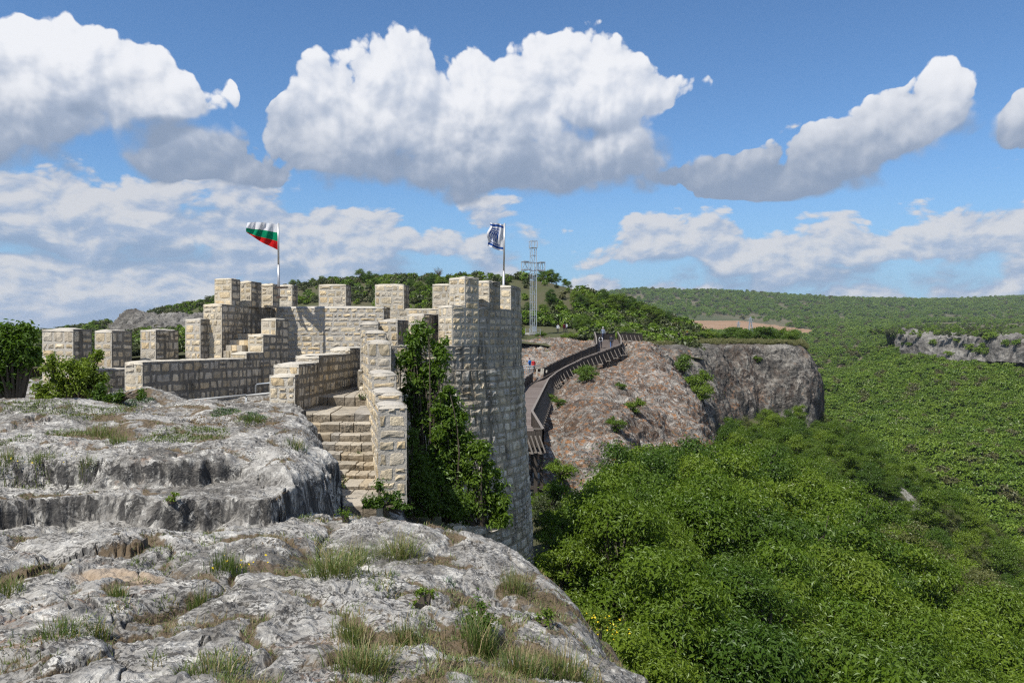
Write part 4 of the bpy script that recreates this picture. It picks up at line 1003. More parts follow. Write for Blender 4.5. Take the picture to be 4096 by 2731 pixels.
# ------------------------------------------------------------------ flags
def flagpole(name, label, base, top, rad, brackets):
    r = empty(name, base, label, 'flag')
    m = MB(); mid = Vector(base).lerp(Vector(top), 0.45); m.tube([base, mid], rad, 10); m.tube([mid, top], rad * 0.72, 10); m.build('pole', M_POLE, r, True)
    for z in brackets:
        m = MB(); q = Vector(base) + Vector((0, 0, z)); m.box(q, 0.16, 0.16, 0.05); m.bar(q, q + Vector((0.28, 0.12, 0)), 0.04); m.build('bracket', M_RUSTST, r)
    return r
def flag_mesh(name, col_fn, rows, hoist, fly, nu, nv, depth, parent, mats, seed):
    """rows: list of (v, y at hoist, y at fly); the cloth waves in depth"""
    V = []; F = []; MI = []; vs = [r[0] for r in rows]; yh = [r[1] for r in rows]; yf = [r[2] for r in rows]
    for j in range(nv + 1):
        v = j / nv
        for i in range(nu + 1):
            u = i / nu; a = float(np.interp(v, vs, yh)); b = float(np.interp(v, vs, yf))
            sag = 6 * math.sin(math.pi * u) * (v - 0.25) + 2.5 * math.sin(7 * u + 4 * v + seed) * u
            py = a + (b - a) * u ** 0.92 + sag
            px = hoist + (fly(v) - hoist) * u
            dd = depth + (0.16 * math.sin(9 * u + 2.6 * v + seed) + 0.07 * math.sin(19 * u - 5 * v + seed)) * min(1, u * 2.2)
            V.append(P(px, py, dd))
    for j in range(nv):
        for i in range(nu):
            F.append((j * (nu + 1) + i, j * (nu + 1) + i + 1, (j + 1) * (nu + 1) + i + 1, (j + 1) * (nu + 1) + i)); MI.append(col_fn((i + .5) / nu, (j + .5) / nv))
    return mk(name, V, F, mats, parent, True, MI)
def cloth_t(name, c):
    m_ = bpy.data.materials.new(name); m_.use_nodes = True; t = NT(m_.node_tree); t.n.clear(); out = t.node('ShaderNodeOutputMaterial')
    g = t.node('ShaderNodeNewGeometry'); n = t.noise(g.outputs['Position'], 60, 2, 0.5)
    cc = t.mix(n, tuple(v * 0.92 for v in c), c); df = t.node('ShaderNodeBsdfDiffuse'); tr = t.node('ShaderNodeBsdfTranslucent'); t.put(df.inputs[0], cc); t.put(tr.inputs[0], cc)
    mx = t.node('ShaderNodeMixShader'); mx.inputs[0].default_value = 0.35; t.l.new(df.outputs[0], mx.inputs[1]); t.l.new(tr.outputs[0], mx.inputs[2]); t.l.new(mx.outputs[0], out.inputs[0]); return m_
FW, FG, FR, FB = cloth_t('white_cloth', (0.80, 0.80, 0.82)), cloth_t('green_cloth', (0.01, 0.27, 0.13)), cloth_t('red_cloth', (0.62, 0.02, 0.02)), cloth_t('blue_cloth', (0.03, 0.10, 0.36))
dF = 28.0
r = flagpole('tricolour_flag', 'white, green and red striped flag waving on a pole on the battlement', P(1115, 1195, dF), P(1113, 893, dF), 0.045, (0.05, 0.40))
flag_mesh('cloth', lambda u, v: 0 if v < 1 / 3 else 1 if v < 2 / 3 else 2, [(0, 897, 888), (1 / 3, 931, 910), (2 / 3, 966, 929), (1, 1001, 934)], 1112, lambda v: 990 - 6 * math.sin(v * 3) , 40, 30, dF, r, [FW, FG, FR], 0.6)
def emblem(u, v):
    if 0.055 < v < 0.14 or 0.86 < v < 0.945: return 1
    x = (u - 0.60) / 0.27; y = (v - 0.48) / 0.27
    if abs(x) < 1 and -1 < y < 0.95:
        wd = 1.0 if y < 0.2 else 1.0 - (y - 0.2) * 0.55
        if abs(x) < wd:
            if abs(x) > wd - 0.16 or y < -0.86: return 1
            for cx in (-0.42, 0.42):
                rr = math.hypot(x - cx, (y + 0.25) * 0.9)
                if y < -0.1 and 0.30 < rr < 0.44: return 1
                if y < -0.1 and rr < 0.16: return 1
            if -0.1 <= y < 0.8 and (math.sin(x * 15) > 0.25): return 1
    if abs(u - 0.57) < 0.3 and 0.775 < v < 0.83: return 1 if (v < 0.79 or v > 0.815 or math.sin(u * 90) > 0) else 0
    return 0
dW = 27.5
r = flagpole('white_flag', 'white flag with blue bands and a blue emblem on a pole above the bastion', P(2013, 1240, dW), P(2018, 893, dW), 0.045, ())
flag_mesh('cloth', emblem, [(0, 900, 889), (1, 1005, 982)], 2016, lambda v: 1958 - 12 * v + 5 * math.sin(9 * v), 72, 72, dW, r, [FW, FB], 2.1)

# ------------------------------------------------------------------ lattice cross on the hill
cr = empty('lattice_cross', P(2133, 1337, 136), 'tall steel lattice cross standing on the hill', 'cross')
d0 = 136; mpp = d0 / FPX; c0 = P(2133, 1337, d0); yaw = R_(24); ex = Vector((math.cos(yaw), math.sin(yaw), 0)); ey = Vector((-math.sin(yaw), math.cos(yaw), 0))
def frame(name, c, hx, hy, z0, z1, cells, axis='z', t_=0.075):
    """lattice box: four chords, rungs and diagonals"""
    m = MB()
    if axis == 'z':
        ring = lambda z: [c + ex * sx * hx + ey * sy * hy + Vector((0, 0, z)) for sx, sy in ((-1, -1), (1, -1), (1, 1), (-1, 1))]
        lev = [z0 + (z1 - z0) * k / cells for k in range(cells + 1)]
    else:
        ring = lambda s_: [c + ex * s_ + ey * sy * hy + Vector((0, 0, sz * hx)) for sy, sz in ((-1, -1), (1, -1), (1, 1), (-1, 1))]
        lev = [z0 + (z1 - z0) * k / cells for k in range(cells + 1)]
    for k in range(4): m.bar(ring(lev[0])[k], ring(lev[-1])[k], t_ * 1.5)
    for i, z in enumerate(lev):
        q = ring(z)
        for k in range(4): m.bar(q[k], q[(k + 1) % 4], t_)
        if i < cells:
            q2 = ring(lev[i + 1])
            for k in range(4): m.bar(q[k], q2[(k + 1) % 4], t_ * 0.45) if (i + k) % 2 else None
    return m.build(name, M_STEEL, cr)
Hc = (1337 - 965) * mpp
frame('shaft', c0, 0.40, 0.40, 0.2, Hc - 1.1, 11)
frame('top_box', c0, 0.52, 0.52, Hc - 1.15, Hc, 1)
za = (1337 - 1065) * mpp; ca = c0 + Vector((0, 0, za))
frame('arm', ca, 0.62, 0.42, -1.95, -0.42, 2, 'x'); frame('arm', ca, 0.62, 0.42, 0.42, 1.95, 2, 'x')
frame('arm_box', ca, 0.74, 0.54, -2.0, -1.1, 1, 'x'); frame('arm_box', ca, 0.74, 0.54, 1.1, 2.0, 1, 'x')
m = MB(); m.box(c0 + Vector((0, 0, 0.1)), 2.2, 2.2, 0.35, yaw); m.build('footing', plain('concrete_footing', (0.45, 0.44, 0.41), 0.9), cr)
m = MB(); m.box(c0 + Vector((0.15, -0.3, 0.9)), 0.7, 0.5, 0.9, yaw); m.build('cabinet', M_STEEL, cr)
fz = empty('wire_fence', P(2133, 1338, 131), 'thin wire fence with grey posts round the foot of the steel cross', 'fence')
for px in (2103, 2118, 2161):
    m = MB(); q = P(px, 1339, 131); m.tube([q, q + Vector((0, 0, 1.0 if px != 2161 else 1.0))], 0.05, 5); m.build('post', M_STEEL, fz)
    q2 = q
m = MB()
for k in range(4):
    z = 0.25 + 0.25 * k; m.bar(P(2103, 1339, 131) + Vector((0, 0, z)), P(2161, 1339, 131) + Vector((0, 0, z)), 0.015)
m.build('wire', M_STEEL, fz)
sl = empty('pale_slab', P(2115, 1150, 205), 'pale sloping slab on the hillside beside the steel cross', 'slab')
m = MB(); m.bar(P(2101, 1157, 205), P(2132, 1132, 212), 0.9, 0.3); m.build('slab_body', M_WHITE, sl)
lo = empty('lookout_stand', P(2106, 1122, 222), 'small dark lookout stand on the hill crest left of the cross', 'lookout')
for px in (2099, 2109, 2116):
    m = MB(); m.bar(P(px, 1124, 222), P(px, 1092, 222), 0.16); m.build('post', M_RUSTST, lo)
m = MB(); m.box(P(2107, 1093, 222), 1.6, 1.4, 0.15); m.build('platform', M_RUSTST, lo)
m = MB(); m.bar(P(2112, 1124, 221), P(2118, 1092, 221.5), 0.5, 0.06); m.build('ladder', M_WHITE, lo)

# distant pylons
def pylon(px, yb, yt, d, label):
    r = empty('power_pylon', P(px, yb, d), label, 'pylon', 'power pylons in the valley'); h = (yb - yt) * d / FPX; b = h * 0.13; c = P(px, yb, d)
    m = MB(); ring = lambda z, w: [c + Vector((sx * w, sy * w, z)) for sx, sy in ((-1, -1), (1, -1), (1, 1), (-1, 1))]
    lv = [(h * k / 6, b * (1 - k / 6 * 0.86)) for k in range(7)]
    for (z0, w0), (z1, w1) in zip(lv[:-1], lv[1:]):
        a, q = ring(z0, w0), ring(z1, w1)
        for k in range(4): m.bar(a[k], q[k], 0.28); m.bar(a[k], q[(k + 1) % 4], 0.14); m.bar(q[k], q[(k + 1) % 4], 0.14)
    m.build('tower', M_STEEL, r)
    for f in (0.78, 0.9):
        m = MB(); m.bar(c + Vector((-h * 0.16, 0, h * f)), c + Vector((h * 0.16, 0, h * f)), 0.3); m.build('crossarm', M_STEEL, r)
pylon(2954, 1340, 1285, 640, 'shorter power pylon in front of the brown ploughed field')
pylon(3002, 1345, 1268, 560, 'taller power pylon at the edge of the brown ploughed field')

# ------------------------------------------------------------------ vegetation
def leaf_quads(C, N, size, aspect, rng, fold=0.25):
    """rhombic leaves at points C facing N"""
    n = len(C); N = N / (np.linalg.norm(N, axis=1)[:, None] + 1e-9)
    T = rng.normal(size=(n, 3)); T -= (T * N).sum(1)[:, None] * N; T /= np.linalg.norm(T, axis=1)[:, None] + 1e-9
    B = np.cross(N, T); L = size * rng.uniform(0.6, 1.35, n)[:, None]; W = L * aspect
    down = np.array([0, 0, -1.0]) * L * 0.18
    V = np.stack([C - T * L * 0.5, C + B * W * 0.5 + N * W * fold, C + T * L * 0.5 + down, C - B * W * 0.5 + N * W * fold], 1).reshape(-1, 3)
    Q = np.arange(4 * n).reshape(n, 4)
    return V, Q
def limb(m, a, b, r0, r1, rng, n=5, bend=0.12):
    a, b = Vector(a), Vector(b); L = (b - a).length; pts = []; k = Vector(rng.normal(size=3)) * L * bend
    for i in range(n + 1):
        t_ = i / n; pts.append(a.lerp(b, t_) + k * math.sin(math.pi * t_) + Vector((0, 0, L * 0.06 * math.sin(math.pi * t_))))
    m.tube(pts, [r0 + (r1 - r0) * i / n for i in range(n + 1)], 5)
def tree_data(name, seed, R, Ht, crown_lo, nclump, nleaf, size, aspect, mat, stems=1, tall=1.0, limbs=True, flower=0, spread=0.36):
    """returns (trunk mesh, crown mesh); base at the origin"""
    rng = np.random.default_rng(seed)
    c = rng.normal(size=(nclump, 3)); c /= np.linalg.norm(c, axis=1)[:, None]; c *= rng.uniform(0.12, 1.0, nclump)[:, None] ** 0.5
    zc = (Ht + crown_lo) / 2; hz = (Ht - crown_lo) / 2
    lop = 1 + 0.25 * np.sin(np.arctan2(c[:, 1], c[:, 0]) * 2 + seed)
    wide = 1.0 - 0.35 * np.maximum(c[:, 2], 0)
    C = np.stack([c[:, 0] * R * 0.78 * lop * wide, c[:, 1] * R * 0.78 * lop * wide, zc + c[:, 2] * hz * 0.86], 1)
    rad = R * spread * rng.uniform(0.6, 1.25, nclump)
    pick = rng.choice(nclump, nleaf, p=rad ** 2 / (rad ** 2).sum())
    d = rng.normal(size=(nleaf, 3)); d /= np.linalg.norm(d, axis=1)[:, None]; d[:, 2] = np.where(d[:, 2] < -0.3, -d[:, 2] * 0.6, d[:, 2])
    rr = rad[pick] * np.where(rng.random(nleaf) < 0.5, rng.uniform(0.25, 1.0, nleaf) ** 0.45, np.abs(rng.normal(size=nleaf)) * 0.75)
    pos = C[pick] + d * rr[:, None] * np.array([1, 1, 0.8 * tall])
    keep = pos[:, 2] > 0.05; pos = pos[keep]; d = d[keep]; pk = pick[keep]
    nrm = d * 0.95 + np.array([0, 0, 0.35]) + rng.normal(size=d.shape) * 0.40
    V, Q = leaf_quads(pos, nrm, size, aspect, rng)
    tone = np.clip(np.repeat(0.5 * rng.random(len(pos)) + 0.5 * rng.random(nclump)[pk], 4), 0, 1)
    mi = None; mats = [mat]
    if flower:
        mats = [mat, M_WFLOW]; mi = (rng.random(len(pos)) < flower) & (d[:, 2] > 0.2)
    crown = np_mesh(name + '_crown', V, Q, mats, False, mi, {'tone': tone})
    m = MB(); r0 = max(0.03, R * 0.045)
    order = rng.permutation(nclump)
    for s_ in range(stems):
        base = Vector((rng.normal() * 0.12 * R * (stems > 1), rng.normal() * 0.12 * R * (stems > 1), 0))
        top = Vector((rng.normal() * 0.15 * R, rng.normal() * 0.15 * R, crown_lo + (Ht - crown_lo) * rng.uniform(0.45, 0.7)))
        if stems > 1: top += Vector((rng.normal() * 0.35 * R, rng.normal() * 0.35 * R, 0))
        limb(m, base, top, r0, r0 * 0.4, rng, 6, 0.06)
        if limbs:
            for i in order[s_::stems][:max(4, 16 // stems)]:
                t_ = rng.uniform(0.3, 0.95); limb(m, base.lerp(top, t_), Vector(C[i]) + (Vector(C[i]) - Vector((0, 0, zc))) * rng.uniform(0.0, 0.35), r0 * 0.5 * (1.1 - t_ * 0.6), r0 * 0.10, rng, 4, 0.1)
    trunk = bpy.data.meshes.new(name + '_trunk'); trunk.from_pydata(m.v, [], m.f); trunk.materials.append(M_BARK); trunk.update()
    return trunk, crown
def plant(name, data, loc, s, rz, label, cat, group=None, tilt=0.0):
    r = bpy.data.objects.new(name, None); COL.objects.link(r); r.location = loc; r.rotation_euler = (tilt, tilt * 0.6, rz); r.empty_display_size = 0.3
    r.scale = (s, s, s) if not hasattr(s, '__len__') else s
    tag(r, label, cat, group)
    for nm, me in (('trunk', data[0]), ('crown', data[1])):
        o_ = bpy.data.objects.new(nm, me); COL.objects.link(o_); o_.parent = r
    return r
NEAR_T = [tree_data('broad_tree', 100 + i, 2.3, 5.6, 0.6, 34, 20000, 0.135, 0.38, [M_LEAF, M_LEAF_D, M_LEAF, M_LEAF_Y][i], 1 + (i % 2), spread=0.33) for i in range(4)]
M_LEAF_DULLT = leaf_mat('olive_leaf', (0.085, 0.105, 0.028), (0.16, 0.165, 0.055), 0.25)
MID_T = [tree_data('slope_tree', 200 + i, 2.2, 5.4, 0.0, 36, 8500, 0.165, 0.5, [M_LEAF, M_LEAF_D, M_LEAF, M_LEAF][i], 1, flower=0.035 if i == 3 else 0, spread=0.34) for i in range(4)]
MID_T.append(tree_data('dull_tree', 230, 2.0, 4.4, 0.0, 34, 7500, 0.155, 0.45, M_LEAF_DULLT, 2, spread=0.34))
BUSH = [tree_data('bush', 300 + i, 1.1, 1.7, 0.05, 20, 2600, 0.12, 0.5, [M_LEAF, M_LEAF_D, M_LEAF_DULL][i], 3) for i in range(3)]
FAR_T = [tree_data('far_tree', 400 + i, 2.7, 3.7, 0.0, 24, 620, 0.60, 0.6, M_LEAF_FAR, 1, limbs=False, flower=0.25 if i == 3 else 0) for i in range(4)]
FAR_S = [tree_data('far_scrub', 420 + i, 1.6, 1.6, 0.0, 12, 260, 0.5, 0.6, [M_LEAF_DULL, M_LEAF_FAR][i], 1, limbs=False) for i in range(2)]

M_OLIVE = leaf_mat('olive_grass_leaf', (0.11, 0.12, 0.04), (0.19, 0.18, 0.075), 0.25)
GRASSY = tree_data('grassy', 470, 0.8, 0.55, 0.0, 10, 160, 0.22, 0.25, M_OLIVE, 1, limbs=False)
rng = np.random.default_rng(5)
# trees on the near slope of the gorge: the nearest ones singly
cand = []
d = 12.5
while d < 150:
    sp = 1.75 + 0.016 * d
    u = -0.03
    while u < 0.80:
        dd = d + rng.uniform(-0.45, 0.45) * sp; uu = u + rng.uniform(-0.4, 0.4) * sp / d
        cand.append((uu * dd, dd)); u += sp / d
    d += sp * 0.86
cand = np.array(cand)
zc = SH_NEAR.z(cand[:, 0], cand[:, 1])
keepers = []
for (x, y), z in zip(cand, zc):
    px = x / y * FPX + 2048
    if z < -40: continue
    if y < 36 and x < (1.9 + 0.02 * y if y < 20 else 3.1): continue
    if y < 14 and x < 4.2: continue
    if 36 <= y < 50 and x < 4.2: continue
    if y >= 47:
        # keep off the rock of the two cliffs
        foot = np.interp(y, [47, 52, 58, 64, 80, 104, 110, 118, 125, 140], [3.2, 6.6, 11.6, 16.2, 21.5, 26.5, 30, 35, 47.5, 56])
        if x < foot: continue
    scree = abs(x - 45.2) < 1.9 and 86 < y < 115
    if scree: continue
    if px > 4096 + 500 or px - 2048 < -60: continue
    keepers.append((x, y, z))
keepers.sort(key=lambda k: k[1])
px_of = lambda x, y: x / y * FPX + 2048
G_SLOPE = 'trees on the near slope of the gorge'
single = keepers[:240]
cap = {}
for i, (x, y, z) in enumerate(single):
    s = rng.uniform(0.45, 1.0) ** 1.2 * 1.18; data = NEAR_T[rng.integers(0, 4)] if y < 30 else MID_T[rng.integers(0, 4)]
    # crowns stay below the line of sight they have in the photograph
    lim = 1.0
    if 60 < y < 92 and 33 < x < 50: lim = 0.62
    if px_of(x, y) > 3320 and y > 45 and rng.random() < 0.6: data = MID_T[4]
    if x < 6 and y < 46: lim = 0.8
    if y < 26: s *= 1.0
    px_ = x / y * FPX + 2048; hue = 'yellow-green' if data is NEAR_T[3] else 'dark green' if data in (NEAR_T[1], MID_T[1]) else 'blossoming green' if data is MID_T[3] else 'dull olive' if data is MID_T[4] else 'mid green'
    if y < 20: lab = ('close under the rock platform edge' if px_ < 2900 else 'low in the bottom foreground of the gorge' if px_ < 3600 else 'in the bottom corner of the gorge')
    elif y < 36: lab = ('beside the foot of the round bastion' if px_ < 2500 else 'in the middle of the near gorge slope' if px_ < 3300 else 'well down the near gorge slope')
    elif y < 62: lab = ('below the trestle of the walkway' if px_ < 2400 else 'under the orange rock dome' if px_ < 2900 else 'on the slope below the white scree' if px_ < 3500 else 'far down the gorge past the scree')
    elif y < 92: lab = ('at the foot of the cleft between the cliffs' if px_ < 3000 else 'on the spur under the far cliff' if px_ < 3400 else 'beside the lower white scree')
    else: lab = ('against the foot of the far cliff' if px_ < 3260 else 'on the ridge beside the white scree')
    plant('slope_tree', data, (x, y, z - 0.3), (s * 1.05 * lim, s * 1.05 * lim, s * lim), rng.uniform(0, 6.28), hue + ' leafy tree ' + lab, 'tree', G_SLOPE)
rest = keepers[240:]

# ---- woods too far off to count, one object each
def wood(name, label, P_, data, scale, rngs, tint=None):
    col = bpy.data.collections.new(name + '_crowns')
    for i, dt in enumerate(data):
        o_ = bpy.data.objects.new(name + '_crown_%d' % i, dt[1]); col.objects.link(o_)
    me = bpy.data.meshes.new(name); A = np.asarray(P_, dtype=np.float32); me.vertices.add(len(A)); me.vertices.foreach_set('co', A.ravel())
    a = me.attributes.new('size', 'FLOAT', 'POINT'); a.data.foreach_set('value', np.asarray(scale, dtype=np.float32))
    a = me.attributes.new('turn', 'FLOAT', 'POINT'); a.data.foreach_set('value', rngs.uniform(0, 6.28, len(A)).astype(np.float32)); me.update()
    o = bpy.data.objects.new(name, me); COL.objects.link(o); tag(o, label, None, None, 'stuff')
    ng = bpy.data.node_groups.new(name, 'GeometryNodeTree'); ng.interface.new_socket('Geometry', in_out='INPUT', socket_type='NodeSocketGeometry'); ng.interface.new_socket('Geometry', in_out='OUTPUT', socket_type='NodeSocketGeometry')
    n = ng.nodes; gi = n.new('NodeGroupInput'); go = n.new('NodeGroupOutput'); ip = n.new('GeometryNodeInstanceOnPoints'); ci = n.new('GeometryNodeCollectionInfo')
    ci.inputs['Collection'].default_value = col; ci.inputs['Separate Children'].default_value = True; ci.inputs['Reset Children'].default_value = True
    ip.inputs['Pick Instance'].default_value = True
    sz = n.new('GeometryNodeInputNamedAttribute'); sz.data_type = 'FLOAT'; sz.inputs['Name'].default_value = 'size'
    tu = n.new('GeometryNodeInputNamedAttribute'); tu.data_type = 'FLOAT'; tu.inputs['Name'].default_value = 'turn'
    cx = n.new('ShaderNodeCombineXYZ'); l = ng.links
    l.new(gi.outputs[0], ip.inputs['Points']); l.new(ci.outputs[0], ip.inputs['Instance']); l.new(tu.outputs['Attribute'], cx.inputs[2]); l.new(cx.outputs[0], ip.inputs['Rotation']); l.new(sz.outputs['Attribute'], ip.inputs['Scale']); l.new(ip.outputs[0], go.inputs[0])
    md = o.modifiers.new('scatter', 'NODES'); md.node_group = ng
    return o
def scatter(sheet, n, rngs, mask):
    """random points of a sheet, even over the picture"""
    u0, u1, d0, d1 = sheet.rng; u = rngs.uniform(u0, u1, n); d_ = np.exp(rngs.uniform(np.log(d0), np.log(d1), n)); x = u * d_; z = sheet.z(x, d_)
    px = u * FPX + 2048; py = HY - z / d_ * FPX; k = mask(px, py, d_, x, z)
    return np.stack([x, d_, z], 1)[k]
r2 = np.random.default_rng(21)
def plan_scatter(x0, x1, y0, y1, sp, rngs, zf, mask):
    xs, ys = np.meshgrid(np.arange(x0, x1, sp), np.arange(y0, y1, sp)); xs = xs + rngs.uniform(-.45, .45, xs.shape) * sp; ys = ys + rngs.uniform(-.45, .45, ys.shape) * sp
    xs = xs.ravel(); ys = ys.ravel(); z = zf(xs, ys); px = xs / ys * FPX + 2048; py = HY - z / ys * FPX; k = mask(px, py, ys, xs, z)
    return np.stack([xs, ys, z], 1)[k]
U_ = plan_scatter(-1.5, 62, 20, 135, 1.55, r2, SH_NEAR.z, lambda px, py, y, x, z: (px > 2100) & (px < 4300) & (z > -38) & (x > np.where(y < 50, 1.2, np.interp(y, [47, 52, 58, 64, 80, 104, 110, 118, 125, 140], [3.2, 6.2, 11.0, 15.6, 21, 26, 29.5, 34.5, 47, 55.5]))) & ~((np.abs(x - 45.2) < 1.2) & (y > 87) & (y < 114)))
wood('slope_undergrowth', 'low green undergrowth between the trees of the near slope', U_ - np.array([0, 0, 0.15]), [BUSH[0], BUSH[1], BUSH[2]], r2.uniform(0.6, 1.1, len(U_)), r2)
if rest: wood('slope_wood', 'mass of green trees far down the near slope', [(x, y, z - 0.3) for x, y, z in rest], MID_T, r2.uniform(0.5, 1.0, len(rest)), r2)
def rim_clear(px, py, d_, x, z):
    # stay in front of the rim cliff
    dr = np.interp(px, [3560, 3640, 3800, 3950, 4150, 4450, 4900], [408, 393, 368, 343, 313, 278, 238])
    return (px > 3080) & (px < 4700) & ((d_ < dr - 7) | (px < 3600)) & (d_ < 430)
A = plan_scatter(70, 330, 100, 430, 2.9, r2, SH_FARS.z, rim_clear)
wood('far_slope_wood', 'dense green wood on the far side of the gorge', A, FAR_T[:3] * 7 + [FAR_T[3]], r2.uniform(0.6, 1.2, len(A)), r2)
def fh_mask(px, py, d_, x, z):
    den = np.where(py < 1262, 1.0, np.where(py < 1335, 0.10, 0.9)); den = np.where((py > 1262) & (py < 1335) & (px > 3150), 0.45, den)
    q = np.stack([x * 0.008, d_ * 0.004, 0 * x], -1); cl = pnoise(q)
    den = np.where((py > 1262) & (py < 1335), den * (1 + 2.2 * cl), den)
    fm = fieldmask(x, d_, z)
    return (px > 1900) & (px < 4600) & (r2.random(len(px)) < den) & ~fm & ~((px > 3560) & (d_ < 900) & (py > 1300))
A = scatter(SH_FH, 24000, r2, fh_mask)
wood('far_ridge_wood', 'far blue-green wood covering the ridge on the horizon', A, FAR_T[:3], np.clip(r2.uniform(0.9, 1.5, len(A)) * (0.6 + A[:, 1] / 1250.0), 0.8, 3.0), r2)
def plm(px, py, d_, x, z): return (px > -400) & (px < 1200)
A = scatter(SH_PL, 2500, r2, plm)
wood('plain_wood', 'thin line of distant trees on the plain', A, FAR_T[:3], r2.uniform(0.8, 1.6, len(A)), r2)
# scrub on the plateau behind the far rim
rows = B_PLAT.reshape(-1, 3); A = rows[r2.integers(0, len(rows), 1500)] + r2.normal(size=(1500, 3)) * np.array([6, 6, 0]); 
wood('rim_scrub', 'low brown scrub on the plateau above the far rim', A, FAR_S, r2.uniform(0.7, 1.6, len(A)), r2)
# bushes growing on the ledges of the rim cliff
rows = B_RIM[20:55, ::4].reshape(-1, 3); A = rows[r2.integers(0, len(rows), 24)]
wood('rim_ledge_scrub', 'bushes clinging to ledges of the far rim', A, FAR_T[:2], r2.uniform(0.5, 1.1, len(A)), r2)
# hill: dense woods on its flank, scrub on the plateau
def hill_mask(px, py, d_, x, z):
    q = np.stack([x * 0.035, d_ * 0.035, 0 * x], -1); cl = pnoise(q)
    den = np.where(px < 1000, 0.85, 0.16 + 0.84 * sstep(cl, -0.05, 0.3)); den = np.where((px > 2200) & (py > 1210), 0.8, den); den = np.where((px > 1950) & (px < 2300) & (py < 1290) & (py > 1120), den * 0.3, den)
    den = np.where((px > 1180) & (px < 1500) & (py > 1135), den * 0.45, den)
    return (px > -300) & (px < 2820) & (r2.random(len(px)) < den) & (d_ > 124) & ~((px > 2060) & (px < 2330) & (d_ < 150)) & ~((px > 430) & (px < 880) & (py > 1262) & (py < 1345) & (r2.random(len(px)) < 0.75))
A = scatter(SH_HILL, 19000, r2, hill_mask)
wood('hill_scrub', 'low green and brown scrub over the hillside', A, [FAR_S[0], FAR_S[1], FAR_S[1], FAR_S[0]], r2.uniform(0.45, 1.35, len(A)), r2)
def hz(px, d_): return float(SH_HILL.z(np.array([xof(px, d_)]), np.array([d_]))[0])
G_H = 'trees scattered over the hill behind the fortress'
hs = [(1170, 322, 1.2), (1195, 318, 0.9), (1250, 312, 0.9), (1285, 310, 1.0), (1320, 305, 0.8), (1345, 305, 0.7), (1440, 260, 1.5), (1470, 250, 1.3), (1455, 300, 1.2), (1530, 300, 0.9), (1570, 296, 0.8), (1655, 290, 1.1), (1615, 285, 0.9),
      (1690, 280, 0.8), (1810, 262, 0.8), (1930, 255, 0.7), (1960, 250, 1.1), (1990, 246, 1.2), (2020, 242, 1.1), (2045, 240, 1.0), (2060, 238, 0.9), (2085, 235, 1.1), (2160, 226, 1.2), (2185, 222, 1.3), (2205, 220, 1.3), (2225, 218, 1.0), (2260, 211, 0.8), (2275, 207, 0.7),
      (2205, 182, 1.2), (2240, 175, 0.8), (2300, 185, 1.1), (2330, 180, 1.2), (2360, 182, 1.3), (2390, 178, 1.0), (2420, 185, 1.3), (2450, 184, 1.2), (2480, 183, 1.3), (2520, 182, 1.2), (2550, 180, 1.2), (2580, 178, 1.1), (2330, 160, 0.9),
      (2610, 178, 1.2), (2640, 176, 1.1), (2670, 176, 1.0), (2700, 175, 0.9), (2340, 140, 1.05), (2318, 142, 0.9), (2365, 141, 0.8), (2500, 128, 1.1), (2525, 126, 0.9), (2610, 150, 0.9), (2170, 170, 0.9), (2110, 172, 0.8), (1500, 230, 1.3), (1540, 225, 1.0), (1720, 215, 1.4), (1760, 212, 1.3), (1680, 210, 1.2), (1640, 218, 1.0)]
for i, (px, d_, s) in enumerate(hs):
    plant('hill_tree', MID_T[i % 3], (xof(px, d_), d_, hz(px, d_) - 0.2), (s * 0.72, s * 0.72, s * 0.68), i * 1.7, ['rounded ', 'dark green ', 'mid green '][i % 3] + ('small tree on the hill crest left of the bare tree' if px < 1740 and d_ > 255 else 'small tree on the hill crest between bare tree and steel cross' if px < 2120 and d_ > 230 else 'small tree on the crest right of the steel cross' if d_ > 200 else 'small tree on the hill slope behind the keep' if px < 1800 else 'small tree on the wooded flank above the walkway' if d_ > 160 else 'small tree beside the top of the walkway'), 'tree', G_H)
# bare tree on the crest
bt = empty('bare_tree', P(1755, 1112, 272), 'pinkish leafless tree on the crest of the hill', 'tree')
m = MB(); rb = np.random.default_rng(3)
b0 = P(1755, 1114, 272)
m.tube([b0, b0 + Vector((0, 0, 1.4))], [0.14, 0.1], 5); m.build('trunk', M_TWIG, bt)
m = MB()
for k in range(46):
    a = rb.uniform(0, 6.28); t_ = rb.uniform(0.5, 1.4); e_ = Vector((math.cos(a) * rb.uniform(0.4, 2.3), math.sin(a) * rb.uniform(0.3, 1.6), rb.uniform(1.0, 3.0)))
    limb(m, b0 + Vector((0, 0, t_)), b0 + Vector((0, 0, t_)) + e_, 0.06, 0.025, rb, 3)
m.build('crown', M_TWIG, bt)
for (px, py, d_, hh, lab) in ((2650, 2080, 30, 2.0, 'grey leafless shrub standing out of the wood below the orange rock'), (2950, 2420, 22, 1.7, 'dark bare branches rising from the nearest green tree'), (3250, 2450, 24, 1.6, 'thin bare twigs among the near tree tops'), (2480, 2150, 27, 1.5, 'pale bare shrub near the right foot of the bastion')):
    b1 = P(px, py, d_) + Vector((0, 0, -hh * 1.3)); bs = empty('bare_shrub', b1, lab, 'shrub'); m = MB(); m.tube([b1, b1 + Vector((0.1, 0, hh * 0.9))], [0.05, 0.03], 5); m.build('trunk', M_TWIG, bs)
    m = MB()
    for k in range(26):
        a = rb.uniform(0, 6.28); t_ = rb.uniform(0.3, 0.9) * hh; limb(m, b1 + Vector((0.08, 0, t_)), b1 + Vector((math.cos(a) * rb.uniform(0.2, 0.8), math.sin(a) * rb.uniform(0.2, 0.8), t_ + rb.uniform(0.4, 1.1))), 0.016, 0.006, rb, 3)
    m.build('crown', M_TWIG, bs)
